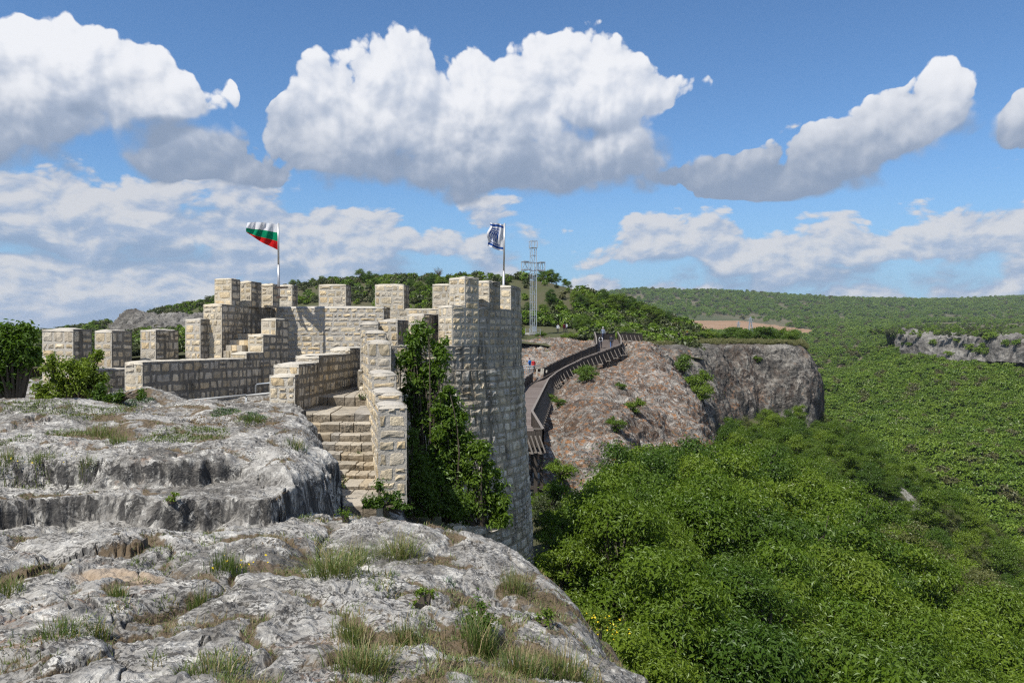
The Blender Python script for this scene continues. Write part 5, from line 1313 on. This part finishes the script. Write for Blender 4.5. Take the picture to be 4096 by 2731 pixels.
# plateau edge shrubs above the far cliff
_TOP = np.concatenate([B_FAR[:92].reshape(-1, 3), B_BACK[:60].reshape(-1, 3)])
def top_at(px, d_):
    x = xof(px, d_); k = np.argmin((_TOP[:, 0] - x) ** 2 + (_TOP[:, 1] - d_) ** 2); return Vector((x, d_, float(_TOP[k, 2])))
_FACES = np.concatenate([B.reshape(-1, 3) for B in (B_NEAR, B_FAR, B_BACK)]); _FPX = _FACES[:, 0] / _FACES[:, 1] * FPX + 2048; _FPY = HY - _FACES[:, 2] / _FACES[:, 1] * FPX
def crest(px, d0, d1):
    k = np.where((np.abs(_FPX - px) < 5) & (_FACES[:, 1] > d0) & (_FACES[:, 1] < d1))[0]; k = k[np.argmin(_FPY[k])]; return Vector(_FACES[k])
def on_face(px, py, d_):
    k = np.argmin((_FPX - px) ** 2 + (_FPY - py) ** 2 + 4.0 * (_FACES[:, 1] - d_) ** 2); return Vector(_FACES[k])
G_P = 'bushes along the top of the far cliff'
for i in range(34):
    px = 2560 + i * 19 + rng.uniform(-8, 8); d_ = rng.uniform(138, 165); s = rng.uniform(0.9, 1.7) * (1.0 if i % 3 else 0.75)
    if 2685 < px < 2785: d_ = 158; s = 0.8
    plant('plateau_bush', BUSH[int(rng.integers(0, 2))], top_at(px, d_) + Vector((0, 0, -0.2)), (s * 1.3, s * 1.3, s * 1.1), rng.uniform(0, 6), 'bush on the flat cliff top ' + ('between the walkway end and the two cliff visitors' if px < 2700 else 'behind the two cliff visitors' if px < 2790 else 'midway along the plateau edge' if px < 3000 else 'near the outer corner of the plateau'), 'bush', G_P)
for (px, py, d_, s, lab) in ((2735, 1480, 109, 1.9, 'dark bush in the cleft between the two cliffs'), (2790, 1560, 105, 2.3, 'large bush filling the gully between the two cliffs'), (2800, 1600, 103, 2.2, 'lower bush in the gully between the two cliffs'),
        (2320, 1510, 78, 1.0, 'yellow-green bush under the walkway railing'), (2350, 1520, 80, 1.25, 'rounded dark bush below the walkway'), (2230, 1620, 67, 0.7, 'small bush on the rock beside the walkway'), (2460, 1720, 62, 0.8, 'small shrub in the middle of the orange rock'), (2540, 1650, 70, 1.0, 'upright shrub on the slope of the orange rock'),
        (2480, 1560, 79, 0.6, 'little tuft-like bush high on the orange rock'), (3030, 1440, 129, 0.8, 'bush growing from the upper face of the far cliff'), (3060, 1740, 116, 1.9, 'tall bush against the foot of the far cliff'), (2990, 1740, 114, 1.6, 'bush at the foot of the far cliff left of the tall one'),
        (2180, 1440, 112, 1.2, 'bright green bush on the quarried rock face'), (2165, 1350, 132, 1.1, 'bush between the steel cross and the group of visitors'), (2260, 1356, 128, 1.0, 'bush in front of the group of visitors'), (2290, 1358, 126, 1.2, 'light green bush right of the group of visitors'), (2195, 1600, 66, 0.6, 'tiny bush at the edge of the walkway deck'),
        (2215, 2150, 31, 0.75, 'bush beside the lower right edge of the bastion'), (2225, 2010, 34, 0.7, 'bush under the walkway trestle by the bastion'), (2220, 2240, 28, 0.8, 'bush at the right foot of the bastion'), (2275, 2340, 24, 0.9, 'bush in the gap between the rock edge and the bastion'), (2240, 1930, 38, 0.8, 'upper bush beside the walkway trestle posts')):
    plant('rock_bush', BUSH[0 if 'dark' not in lab else 1], on_face(px, py + 10 * s, d_) + Vector((0, 0, -0.15)) if d_ > 50 and py > 1370 else Vector(P(px, py + 14 * s, d_)), s, rng.uniform(0, 6), lab, 'bush')

# pale grass along the plateau top
r4 = np.random.default_rng(77); n = 3200; gp = B_FAR[12:84].reshape(-1, 3); gp = gp[r4.integers(0, len(gp), n)] + r4.normal(size=(n, 3)) * np.array([0.3, 0.3, 0])
gp = gp[~((np.abs(gp[:, 0] / gp[:, 1] * FPX + 2048 - 2735) < 42) & (gp[:, 1] < 141))]; n = len(gp)
wood('plateau_grass', 'pale olive grass on the flat top of the far cliff', gp - np.array([0, 0, 0.1]), [GRASSY], r4.uniform(0.5, 1.2, n), r4)
# ---- ash shrubs in front of the bastion
def column_tree(name, seed, profile, nleaf, size, mat, flower=0):
    """profile: list of (z, x, y, r): clumps stacked into upright stems"""
    rngc = np.random.default_rng(seed); A = np.array(profile, float)
    pick = rngc.choice(len(A), nleaf, p=A[:, 3] ** 2 / (A[:, 3] ** 2).sum())
    d_ = rngc.normal(size=(nleaf, 3)); d_ /= np.linalg.norm(d_, axis=1)[:, None]
    pos = A[pick][:, [1, 2, 0]] + d_ * (A[pick, 3] * np.abs(rngc.normal(size=nleaf)) * 0.85)[:, None]; pos[:, 2] = np.maximum(pos[:, 2], 0.02)
    nrm = d_ * 0.7 + np.array([0, 0, 0.6]) + rngc.normal(size=d_.shape) * 0.45
    V, Q = leaf_quads(pos, nrm, size, 0.42, rngc); tone = np.repeat(0.5 * rngc.random(nleaf) + 0.5 * rngc.random(len(A))[pick], 4)
    crown = np_mesh(name + '_crown', V, Q, mat, False, None, {'tone': tone}); m = MB()
    zmin = A[:, 0].min()
    for i in range(0, len(A), 2):
        b0 = (A[i, 1] * 0.4, A[i, 2] * 0.4, 0.0); limb(m, b0, (A[i, 1], A[i, 2], A[i, 0]), 0.035, 0.010, rngc, 6, 0.05)
    tr = bpy.data.meshes.new(name + '_trunk'); tr.from_pydata(m.v, [], m.f); tr.materials.append(M_BARK); tr.update()
    return tr, crown
def ash(px0, py0, d_, blobs, seed, nleaf, label, mat=M_LEAF_A, size=0.12):
    b = P(px0, py0, d_); pr = []; rr = np.random.default_rng(seed)
    for (px, py, rpx) in blobs:
        q = P(px, py, d_) - b; R = rpx * 0.74 * d_ / FPX
        for k in range(8): pr.append((q.z + rr.normal() * R * 0.6, q.x + rr.normal() * R * 0.45, rr.normal() * R * 0.6, R * rr.uniform(0.35, 0.7)))
    plant('ash_shrub', column_tree('ash_shrub', seed, pr, nleaf, size, mat), b, 1.0, 0, label, 'shrub')
ash(1720, 2080, 20.5, [(1680, 1320, 40), (1670, 1380, 55), (1660, 1440, 62), (1690, 1510, 70), (1660, 1580, 62), (1680, 1640, 55), (1700, 1700, 60), (1745, 1380, 38), (1760, 1430, 45), (1740, 1500, 50)], 61, 12000, 'tall slender ash shrub in front of the round bastion')
ash(1800, 2090, 19.3, [(1790, 1560, 36), (1790, 1630, 60), (1780, 1720, 72), (1800, 1800, 80), (1830, 1700, 50), (1760, 1880, 85), (1860, 1770, 45)], 62, 12000, 'broad leafy ash shrub right of the tall slender one')
ash(1930, 2100, 19.0, [(1890, 1830, 55), (1930, 1800, 45), (1900, 1900, 62), (1960, 1870, 40), (1940, 2010, 60), (2000, 2000, 55), (1860, 2030, 70), (1990, 2080, 50)], 63, 9000, 'low spreading ash shrub at the right foot of the bastion')
ash(1660, 2060, 18.0, [(1640, 1760, 45), (1650, 1860, 60), (1640, 1960, 62), (1700, 1990, 80), (1760, 2020, 80), (1600, 2030, 45), (1540, 2010, 40), (1480, 2020, 28), (1820, 2010, 80), (1680, 1900, 70)], 64, 10000, 'dark tangled bush at the foot of the stair pier', M_LEAF_D, 0.09)
# ---- bushes at the left edge
ash(60, 1590, 15.8, [(40, 1400, 75), (100, 1350, 50), (20, 1350, 45), (100, 1310, 20), (60, 1470, 70), (-60, 1420, 90), (120, 1430, 40), (10, 1530, 50)], 66, 15000, 'dark green young tree at the left edge of the picture', M_LEAF_A, 0.10)
ash(300, 1590, 18.0, [(230, 1500, 55), (310, 1480, 60), (370, 1470, 50), (340, 1540, 70), (260, 1560, 60), (200, 1450, 28), (400, 1430, 25), (180, 1560, 45), (410, 1520, 35)], 67, 11000, 'yellowish green bush in front of the crenellated wall', M_LEAF_Y, 0.085)
ash(1510, 2030, 13.6, [(1470, 2010, 30), (1520, 2000, 40), (1570, 2015, 40), (1610, 2030, 40)], 65, 3500, 'low dark weeds hiding the lowest stair at the pier foot', M_LEAF_D, 0.06)
ash(400, 1620, 17.0, [(390, 1580, 40), (430, 1590, 30), (480, 1585, 25), (560, 1580, 20)], 68, 3500, 'small dark weed bush at the foot of the crenellated wall', M_LEAF_D, 0.07)

# ------------------------------------------------------------------ grass and herbs on the platform
def blades(rngg, base, n, length, spread, lean, width):
    """curved grass blades from base points (n,3) -> verts, quads"""
    a = rngg.uniform(0, 6.28, n); r_b = spread * np.sqrt(rngg.random(n)); B = base + np.stack([np.cos(a) * r_b, np.sin(a) * r_b, -0.02 * np.ones(n)], 1)
    dr = a + rngg.normal(size=n) * 0.6; f_ = r_b / max(spread, 1e-4); L = length * rngg.uniform(0.35, 1.15, n) * (1.05 - 0.45 * f_); le = lean * (0.25 + 1.3 * f_) * rngg.uniform(0.4, 1.3, n)
    out = np.stack([np.cos(dr), np.sin(dr), np.zeros(n)], 1); side = np.stack([-np.sin(dr), np.cos(dr), np.zeros(n)], 1) * (width * rngg.uniform(0.6, 1.3, n))[:, None]
    V = []
    for t_ in (0.0, 0.4, 0.75, 1.0):
        c = B + out * (L * le * t_ ** 1.8)[:, None] + np.array([0, 0, 1.0]) * (L * (t_ - 0.25 * le * t_ ** 2))[:, None]
        w_ = side * (1 - t_ * 0.85); V += [c - w_, c + w_]
    V = np.stack(V, 1).reshape(-1, 3); k = np.arange(n)[:, None] * 8
    Q = np.concatenate([k + np.array([0, 1, 3, 2]), k + np.array([2, 3, 5, 4]), k + np.array([4, 5, 7, 6])], 0)
    return V, Q
def tuft(px, py, h_px, w_px, n, label, dry=0.4, lean=0.5, seedheads=False):
    b = hit(px, py); mpp = b.y / FPX; rg = np.random.default_rng(int(px * 7 + py)); r = empty('grass_tuft', b, label, 'grass tuft')
    n = int(n * 0.55); base = np.tile(np.array(b), (n, 1)) + rg.normal(size=(n, 3)) * np.array([w_px * mpp * 0.16, w_px * mpp * 0.16, 0]); base[:, 2] = H(base[:, 0], base[:, 1]); Vg, Qg = blades(rg, base, n, h_px * mpp * 0.85, w_px * mpp * 0.34, lean, 0.0025 + 0.0002 * b.y)
    me = np_mesh('blades', Vg, Qg, M_GRASS, True, None, {'tone': np.repeat(rg.random(n), 8)}); link('blades', me, r)
    nd = max(5, int(n * dry * 0.6)); Vg, Qg = blades(rg, base[rg.integers(0, n, nd)], nd, h_px * mpp * 1.15, w_px * mpp * 0.3, lean * 1.2, 0.003)
    me = np_mesh('dry_blades', Vg, Qg, M_DRY, True, None, {'tone': np.repeat(rg.random(nd), 8)}); link('dry_blades', me, r)
for a in ((905, 2275, 120, 150, 420, 'tall green grass tuft beside yellow flowers on the grey rock', 0.15, 0.3), (1330, 2290, 175, 230, 700, 'large dry grass clump sweeping over the rock in the middle', 0.5, 0.9), (1430, 2250, 110, 150, 420, 'green grass clump behind the large dry one', 0.3, 0.6),
          (1600, 2225, 150, 170, 520, 'grass clump with long pale stalks near the rock edge', 0.6, 0.8), (800, 2415, 110, 90, 320, 'upright grass tuft in a crack of the rock', 0.3, 0.3), (25, 2380, 110, 120, 420, 'bright green grass tuft at the left edge', 0.15, 0.4),
          (230, 2540, 90, 220, 520, 'wide low grass patch in a hollow at lower left', 0.3, 0.5), (400, 2535, 90, 100, 280, 'pale grass tuft at the right end of the low patch', 0.5, 0.5), (470, 2385, 90, 80, 260, 'round grassy cushion below the sandy hollow', 0.3, 0.3), (850, 2680, 100, 300, 620, 'broad grass patch at the bottom edge', 0.4, 0.5),
          (1450, 2680, 170, 260, 760, 'dense grass filling the cleft at the bottom middle', 0.6, 0.6), (1400, 2560, 160, 130, 420, 'dark grass growing in the deep cleft', 0.5, 0.4), (1620, 2560, 120, 160, 420, 'mixed grass between the two pale boulders', 0.5, 0.5), (1920, 2620, 190, 170, 520, 'tall weedy grass on the slope at the right', 0.5, 0.4),
          (2080, 2690, 150, 220, 620, 'long grass on the bottom right slope', 0.7, 0.5), (2250, 2700, 150, 220, 560, 'dry grass at the edge above the gorge', 0.8, 0.5), (2060, 2370, 130, 150, 360, 'dry grass on the sloping slab near the edge', 0.7, 0.4), (400, 1745, 80, 140, 380, 'grass tuft on the upper terrace at the left', 0.3, 0.4), (470, 1770, 70, 90, 240, 'small grass tuft right beside the upper terrace tuft', 0.3, 0.4),
          (160, 1840, 60, 130, 320, 'dark green cushion of grass on the upper ledge', 0.1, 0.4), (350, 1860, 60, 70, 220, 'olive grass cushion at the ledge lip', 0.5, 0.4), (30, 1880, 90, 90, 280, 'weedy tuft at the left end of the ledge', 0.4, 0.4), (1180, 1790, 60, 80, 240, 'brownish tuft hanging on the rock beside the stairs', 0.7, 0.7), (1010, 1680, 50, 120, 320, 'grey-green herb tuft at the crest of the rock', 0.3, 0.4)):
    tuft(*a)
# short grass, cushions and herbs, uncountable
rg = np.random.default_rng(31)
def carpets(name, spots, n_per_m2, length, mat, label, lean=0.7, width=0.0035):
    Vs = []; Qs = []; T = []; off = 0
    for (px, py, rx) in spots:
        b = hit(px, py); R = rx * b.y / FPX; n = int(n_per_m2 * R * R * 2.2) + 12
        a = rg.uniform(0, 6.28, n); rr = R * np.sqrt(rg.random(n)); x = b.x + np.cos(a) * rr; y = b.y + np.sin(a) * rr * 1.5; z = H(x, y)
        keep = np.abs(z - b.z) < 0.35; B = np.stack([x, y, z], 1)[keep]
        V, Q = blades(rg, B, len(B), length, 0.02, lean, width + 0.00035 * b.y); Vs.append(V); Qs.append(Q + off); off += len(V); T.append(np.repeat(rg.random(len(B)), 8))
    me = np_mesh(name, np.concatenate(Vs), np.concatenate(Qs), mat, True, None, {'tone': np.concatenate(T)}); tag(link(name, me), label, None, None, 'stuff')
spots = [(750, 1735, 140), (820, 1745, 90), (640, 1745, 80), (1000, 1680, 60), (900, 1655, 60), (300, 1735, 70), (60, 1760, 60), (250, 1730, 60), (130, 1850, 60), (1280, 2190, 60), (1350, 2230, 110), (1500, 2320, 80), (1560, 2370, 60), (1400, 2440, 60), (880, 2620, 120), (620, 2640, 40), (300, 2520, 110), (60, 2580, 60),
         (1500, 2600, 110), (1650, 2580, 80), (1800, 2650, 120), (1950, 2560, 90), (2050, 2500, 80), (2150, 2640, 130), (2300, 2700, 120), (1700, 2700, 100), (1850, 2420, 60), (1250, 2070, 60), (1390, 2060, 60), (1500, 2050, 80), (700, 2250, 60), (560, 2255, 50), (850, 2170, 50), (1150, 2300, 50), (480, 2430, 50), (660, 2420, 40),
         (200, 1640, 90), (350, 1650, 90), (500, 1640, 60), (90, 1620, 80), (640, 2200, 40), (1700, 2480, 60)]
def soil_grass(name, n, length, mat, label, thr, lean, seed):
    r3 = np.random.default_rng(seed); u = r3.uniform(-0.66, 0.16, n); y = np.exp(r3.uniform(np.log(3.2), np.log(18.0), n)); x = u * y
    z0, so = H(x, y, True); q_ = np.stack([x, y, 0 * x], -1); k = (so + 0.35 * pnoise(q_ * 2.2 + 3)) > thr
    x, y = x[k], y[k]; B = np.stack([x, y, H(x, y)], 1); V, Q = blades(r3, B, len(B), length * (0.7 + 0.6 * r3.random(len(B))), 0.03, lean, 0.0016 + 0.00035 * y)
    me = np_mesh(name, V, Q, mat, True, None, {'tone': np.repeat(r3.random(len(B)), 8)}); tag(link(name, me), label, None, None, 'stuff')
soil_grass('crevice_grass', 120000, 0.065, M_GRASS, 'green grass rooted in the soil of the rock grooves', 0.52, 0.8, 41)
soil_grass('crevice_dry_grass', 60000, 0.085, M_DRY, 'straw-coloured grass rooted in the rock grooves', 0.60, 0.7, 42)
carpets('short_grass', spots, 2600, 0.085, M_GRASS, 'short green grass growing in the hollows of the rock')
carpets('dry_grass', [(s[0] + 20, s[1] + 12, s[2] * 0.8) for s in spots if s[0] > 1200 or s[1] > 2400], 480, 0.12, M_DRY, 'thin dry grass stalks between the rocks', 0.6)
carpets('rust_cushions', [(860, 1680, 110), (780, 1665, 60), (930, 1690, 60), (1060, 1700, 80), (130, 2420, 35), (60, 2590, 50), (1120, 2180, 35), (1080, 2170, 30), (230, 2560, 60), (950, 2640, 60), (1300, 2570, 60), (1180, 1720, 50), (1120, 1990, 25)], 2600, 0.055, M_RUST, 'rust-brown moss cushions on the rock', 0.9)
carpets('grey_herbs', [(900, 1650, 50), (1020, 1665, 50), (1570, 2300, 26), (1800, 2330, 22), (570, 1600, 40), (490, 1615, 50)], 4200, 0.10, M_BLUEG, 'blue-green feathery herbs', 0.8)
# flowers
Vs = []; Qs = []; off = 0
for (px, py, n, R) in ((940, 2280, 16, 0.10), (30, 1870, 12, 0.12), (300, 1870, 5, 0.1), (2395, 2520, 46, 0.16), (2370, 2550, 30, 0.14)):
    b = hit(px, py) if px < 2300 else Vector((xof(px, 9.0), 9.0, zof(py, 9.0)))
    C = np.array(b) + rg.normal(size=(n, 3)) * np.array([R, R, R * 0.4]) + np.array([0, 0, 0.06]); V, Q = leaf_quads(C, rg.normal(size=(n, 3)) * 0.4 + np.array([0, -0.3, 1]), 0.028, 0.9, rg); Vs.append(V); Qs.append(Q + off); off += len(V)
me = np_mesh('yellow_flowers', np.concatenate(Vs), np.concatenate(Qs), M_YFLOW, False, None, {'tone': rg.random(off)}); tag(link('yellow_flowers', me), 'tiny yellow flowers in the grass', None, None, 'stuff')
# broom-like bush at the rock edge and small green plants in the cracks
for (px, py, hpx, seed, lab, mt) in ((2380, 2560, 70, 81, 'thin yellow-flowered broom at the rock edge', M_LEAF_Y), (2190, 2500, 40, 82, 'single small leafy seedling on the orange slab', M_LEAF_Y), (1345, 1950, 34, 83, 'bright leafy weed at the foot of the stairs', M_LEAF), (1390, 2090, 34, 84, 'small leafy weed on the rock before the stairs', M_LEAF), (1690, 2420, 40, 85, 'green leafy weed in the hollow right of the pale boulder', M_LEAF),
                               (690, 2060, 24, 86, 'fern-like weed growing from the ledge face', M_LEAF), (1930, 2560, 90, 87, 'branching green weed on the slope at the right', M_LEAF_D), (1455, 1600, 18, 88, 'little weed on the stairs beside the parapet', M_LEAF_D), (1440, 1830, 16, 89, 'weed growing between two stair treads', M_LEAF_D), (580, 1590, 20, 90, 'weed at the lit end of the long parapet', M_LEAF_D)):
    d_ = {2380: 9.0, 1345: 14.6, 1455: 20.0, 1440: 17.0, 580: 20.6}.get(px); b = P(px, py, d_) if d_ else hit(px, py); R = hpx * b.y / FPX
    pr = [(R * rg.uniform(0.3, 1.5), R * rg.normal() * 0.45, R * rg.normal() * 0.45, R * 0.45) for _ in range(8)]
    plant('small_weed', column_tree('small_weed', seed, pr, 260 if hpx < 60 else 900, max(0.03, R * 0.2), mt), b, 1.0, 0, lab, 'weed')

# ------------------------------------------------------------------ people, each one continuous body
def person(loc, face, h, label, top, legs, skin=(0.42, 0.27, 0.20), hair=(0.03, 0.025, 0.02), stride=0.16, bare_legs=False, arms='down', extras=(), seed=0):
    """skeleton with skin radii, one surface; h = height, face = heading in degrees (0 looks away from the camera)"""
    k = h / 1.75; rt = empty('person', loc, label, 'person')
    J = {'pelvis': (0, 0, .93), 'waist': (0, .0, 1.08), 'chest': (0, 0.0, 1.30), 'neck': (0, .0, 1.48), 'head0': (0, .01, 1.58), 'head1': (0, .015, 1.68)}
    Rr = {'pelvis': .155, 'waist': .145, 'chest': .165, 'neck': .058, 'head0': .082, 'head1': .088}
    E = [('pelvis', 'waist'), ('waist', 'chest'), ('chest', 'neck'), ('neck', 'head0'), ('head0', 'head1')]
    for sx, sg in (('l', -1), ('r', 1)):
        f = stride * sg
        J['hip' + sx] = (sg * .095, 0, .88); J['knee' + sx] = (sg * .10, f * .8 + .03, .49); J['ank' + sx] = (sg * .10, f * 1.3 - (.06 if f < 0 else 0), .09 + (.03 if f < 0 else 0)); J['toe' + sx] = (sg * .11, f * 1.3 + .13, .05)
        Rr['hip' + sx] = .095; Rr['knee' + sx] = .066; Rr['ank' + sx] = .048; Rr['toe' + sx] = .042
        E += [('pelvis', 'hip' + sx), ('hip' + sx, 'knee' + sx), ('knee' + sx, 'ank' + sx), ('ank' + sx, 'toe' + sx)]
        J['sho' + sx] = (sg * .19, 0, 1.42); Rr['sho' + sx] = .072
        if arms == 'down': el, wr, ha = (sg * .25, -.02 - f * .4, 1.14), (sg * .25, .06 - f * .7, .90), (sg * .245, .08 - f * .8, .81)
        elif arms == 'bent': el, wr, ha = (sg * .27, -.03, 1.15), (sg * .16, .20, 1.12), (sg * .10, .26, 1.14)
        else: el, wr, ha = ((sg * .27, .02, 1.16), (sg * .24, .14, .96), (sg * .23, .18, .88)) if sg < 0 else ((sg * .28, .12, 1.36), (sg * .18, .26, 1.55), (sg * .15, .28, 1.62))
        J['elb' + sx] = el; J['wri' + sx] = wr; J['han' + sx] = ha; Rr['elb' + sx] = .05; Rr['wri' + sx] = .035; Rr['han' + sx] = .04
        E += [('chest', 'sho' + sx), ('sho' + sx, 'elb' + sx), ('elb' + sx, 'wri' + sx), ('wri' + sx, 'han' + sx)]
    names = list(J); ix = {n: i for i, n in enumerate(names)}
    a = R_(-face); ca, sa = math.cos(a), math.sin(a)
    def W(p): return Vector((p[0] * ca - p[1] * sa, p[0] * sa + p[1] * ca, p[2])) * k
    me = bpy.data.meshes.new('body_skeleton'); me.from_pydata([tuple(W(J[n])) for n in names], [(ix[a_], ix[b_]) for a_, b_ in E], [])
    o_ = bpy.data.objects.new('body_skeleton', me); COL.objects.link(o_)
    sk = o_.modifiers.new('skin', 'SKIN'); sv = me.skin_vertices[0].data
    for i, n in enumerate(names): sv[i].radius = (Rr[n] * k, Rr[n] * k * (0.8 if n in ('chest', 'waist', 'pelvis') else 1)); sv[i].use_root = n == 'pelvis'
    ss = o_.modifiers.new('sub', 'SUBSURF'); ss.levels = 1; ss.render_levels = 1
    ev = o_.evaluated_get(bpy.context.evaluated_depsgraph_get()); bm_ = bpy.data.meshes.new_from_object(ev)
    bpy.data.objects.remove(o_)
    mats = [cloth('top', top), cloth('trousers', legs), plain('skin', skin, 0.6), plain('hair', hair, 0.6), cloth('shoe', (0.08, 0.075, 0.07))]
    bm_.materials.clear()
    for m_ in mats: bm_.materials.append(m_)
    pts = [W(J[n]) for n in names]; mi = []
    fw = W((0, 1, 0)).normalized()
    for pl in bm_.polygons:
        c = Vector(pl.center); n = names[min(range(len(pts)), key=lambda q: (pts[q] - c).length)]
        z = c.z / k
        if n.startswith('han'): v = 2
        elif n in ('head0', 'head1', 'neck') and z > 1.47: v = 3 if (z > 1.70 or ((c.x * fw.x + c.y * fw.y) / k < 0.015 and z > 1.54)) else 2
        elif z < 0.10: v = 4
        elif bare_legs and z < 0.52: v = 2
        elif z < 0.90 and not n.startswith(('wri', 'elb', 'sho')): v = 1
        else: v = 0
        mi.append(v)
    bm_.polygons.foreach_set('material_index', np.array(mi, dtype=np.int32)); bm_.polygons.foreach_set('use_smooth', np.ones(len(mi), dtype=bool)); bm_.update()
    b_ = bpy.data.objects.new('body', bm_); COL.objects.link(b_); b_.parent = rt
    # face: nose and ears; hair cap
    hd = W((0, .015, 1.64)); 
    def ball(name, c, sx, sy, sz, m_, n=10):
        bm = bmesh.new(); bmesh.ops.create_uvsphere(bm, u_segments=n, v_segments=n - 2, radius=1.0)
        for v in bm.verts: v.co = Vector((c.x, c.y, c.z)) + Matrix.Rotation(a, 3, 'Z') @ Vector((v.co.x * sx, v.co.y * sy, v.co.z * sz)) * k
        m2 = bpy.data.meshes.new(name); bm.to_mesh(m2); bm.free(); m2.materials.append(m_); m2.polygons.foreach_set('use_smooth', np.ones(len(m2.polygons), dtype=bool))
        q = bpy.data.objects.new(name, m2); COL.objects.link(q); q.parent = b_ if name in ('nose', 'ear', 'eye') else rt; return q
    ball('nose', W((0, .11, 1.625)), .013, .018, .02, mats[2], 6)
    for sg in (-1, 1): ball('ear', W((sg * .088, .01, 1.63)), .012, .02, .03, mats[2], 6)
    for sg in (-1, 1): ball('eye', W((sg * .032, .092, 1.655)), .010, .008, .008, mats[3], 6)
    for ex_ in extras:
        if ex_[0] == 'cap': ball('cap', W((0, .02, 1.70)), .10, .115, .07, cloth('cap', ex_[1]))
        if ex_[0] == 'longhair': ball('hair', W((0, -.035, 1.58)), .095, .085, .17, mats[3])
        if ex_[0] == 'pack':
            ball('backpack', W((0, -.20, 1.24)), .15, .10, .23, cloth('backpack', ex_[1]))
        if ex_[0] == 'coat': ball('coat_hem', W((0, 0, .93)), .21, .15, .20, mats[0])
    return rt
def on_deck(px, py): 
    # height of the deck under a picture position
    best = min(((edge(MAIN_R, s_) + edge(MAIN_L, s_)) / 2 for s_ in np.linspace(0.5, 1, 200)), key=lambda q: abs((HY - q.z / q.y * FPX) - py))
    return Vector((xof(px, best.y), best.y, best.z))
q = on_deck(2445, 1394); person(q, 0, 1.78, 'man in a dark jacket and blue jeans walking up the walkway', (0.035, 0.037, 0.045), (0.06, 0.12, 0.27), extras=(('coat',),))
q = on_deck(2403, 1393); person(q, 10, 1.66, 'dark-haired woman with a black backpack and white sleeves on the walkway', (0.55, 0.55, 0.55), (0.03, 0.035, 0.06), extras=(('longhair',), ('pack', (0.015, 0.015, 0.018)), ))
q = on_deck(2412, 1360); person(q, 175, 1.78, 'man in a white cap and grey jacket coming down the walkway', (0.22, 0.27, 0.35), (0.03, 0.04, 0.07), hair=(0.6, 0.6, 0.6), extras=(('cap', (0.8, 0.8, 0.78)), ('pack', (0.03, 0.04, 0.08))))
zc_ = zof(1490, 96)
person(Vector((xof(2119, 96), 96, zc_)), -60, 1.78, 'person in a bright blue jacket and cap standing beside the walkway', (0.02, 0.16, 0.55), (0.05, 0.05, 0.06), stride=0.03, arms='bent', extras=(('cap', (0.10, 0.09, 0.12)),))
person(Vector((xof(2134, 95.5), 95.5, zof(1491, 95.5))), 150, 1.68, 'person in a red vest with dark sleeves standing beside the walkway', (0.55, 0.03, 0.035), (0.035, 0.035, 0.04), stride=0.03)
m = MB(); fl = plain('ledge_floor', (0.26, 0.22, 0.19), 0.9)
def cliff_z(px, d_): return zof(1366, d_)
person(crest(2718, 112, 138), 30, 1.78, 'person in a black shirt and shorts on the edge of the far cliff', (0.012, 0.012, 0.013), (0.02, 0.02, 0.02), bare_legs=True, extras=())
person(crest(2752, 112, 138), 20, 1.75, 'person in black with a yellow cap taking a picture on the far cliff', (0.012, 0.012, 0.016), (0.06, 0.08, 0.14), stride=0.04, arms='up', extras=(('cap', (0.75, 0.42, 0.03)), ))
for i, (px, tp, lg, lab) in enumerate(((2231, (0.75, 0.75, 0.74), (0.03, 0.03, 0.04), 'person in a white shirt and dark trousers left of the two by the bushes'), (2257, (0.28, 0.04, 0.05), (0.05, 0.04, 0.04), 'person in a dark red top behind the light bushes'), (2266, (0.78, 0.78, 0.78), (0.10, 0.10, 0.12), 'person in a white top right of the one in dark red'))):
    d_ = 140 + i; person(Vector((xof(px, d_), d_, hz(px, d_))), 180 + 30 * i, 1.72, lab, tp, lg, stride=0.05)


# ------------------------------------------------------------------ thin haze over the whole place
hm = bpy.data.materials.new('haze_air'); hm.use_nodes = True; t = NT(hm.node_tree); t.n.clear()
out = t.node('ShaderNodeOutputMaterial'); vol = t.node('ShaderNodeVolumePrincipled'); t.l.new(vol.outputs[0], out.inputs['Volume'])
vol.inputs['Color'].default_value = (0.75, 0.85, 1.0, 1); vol.inputs['Density'].default_value = 0.00007; vol.inputs['Anisotropy'].default_value = 0.0
m = MB(); m.box((0, 2500, 60), 19000, 23000, 264); o = m.build('haze', hm); tag(o, 'thin bluish haze in the air', None, None, 'stuff')
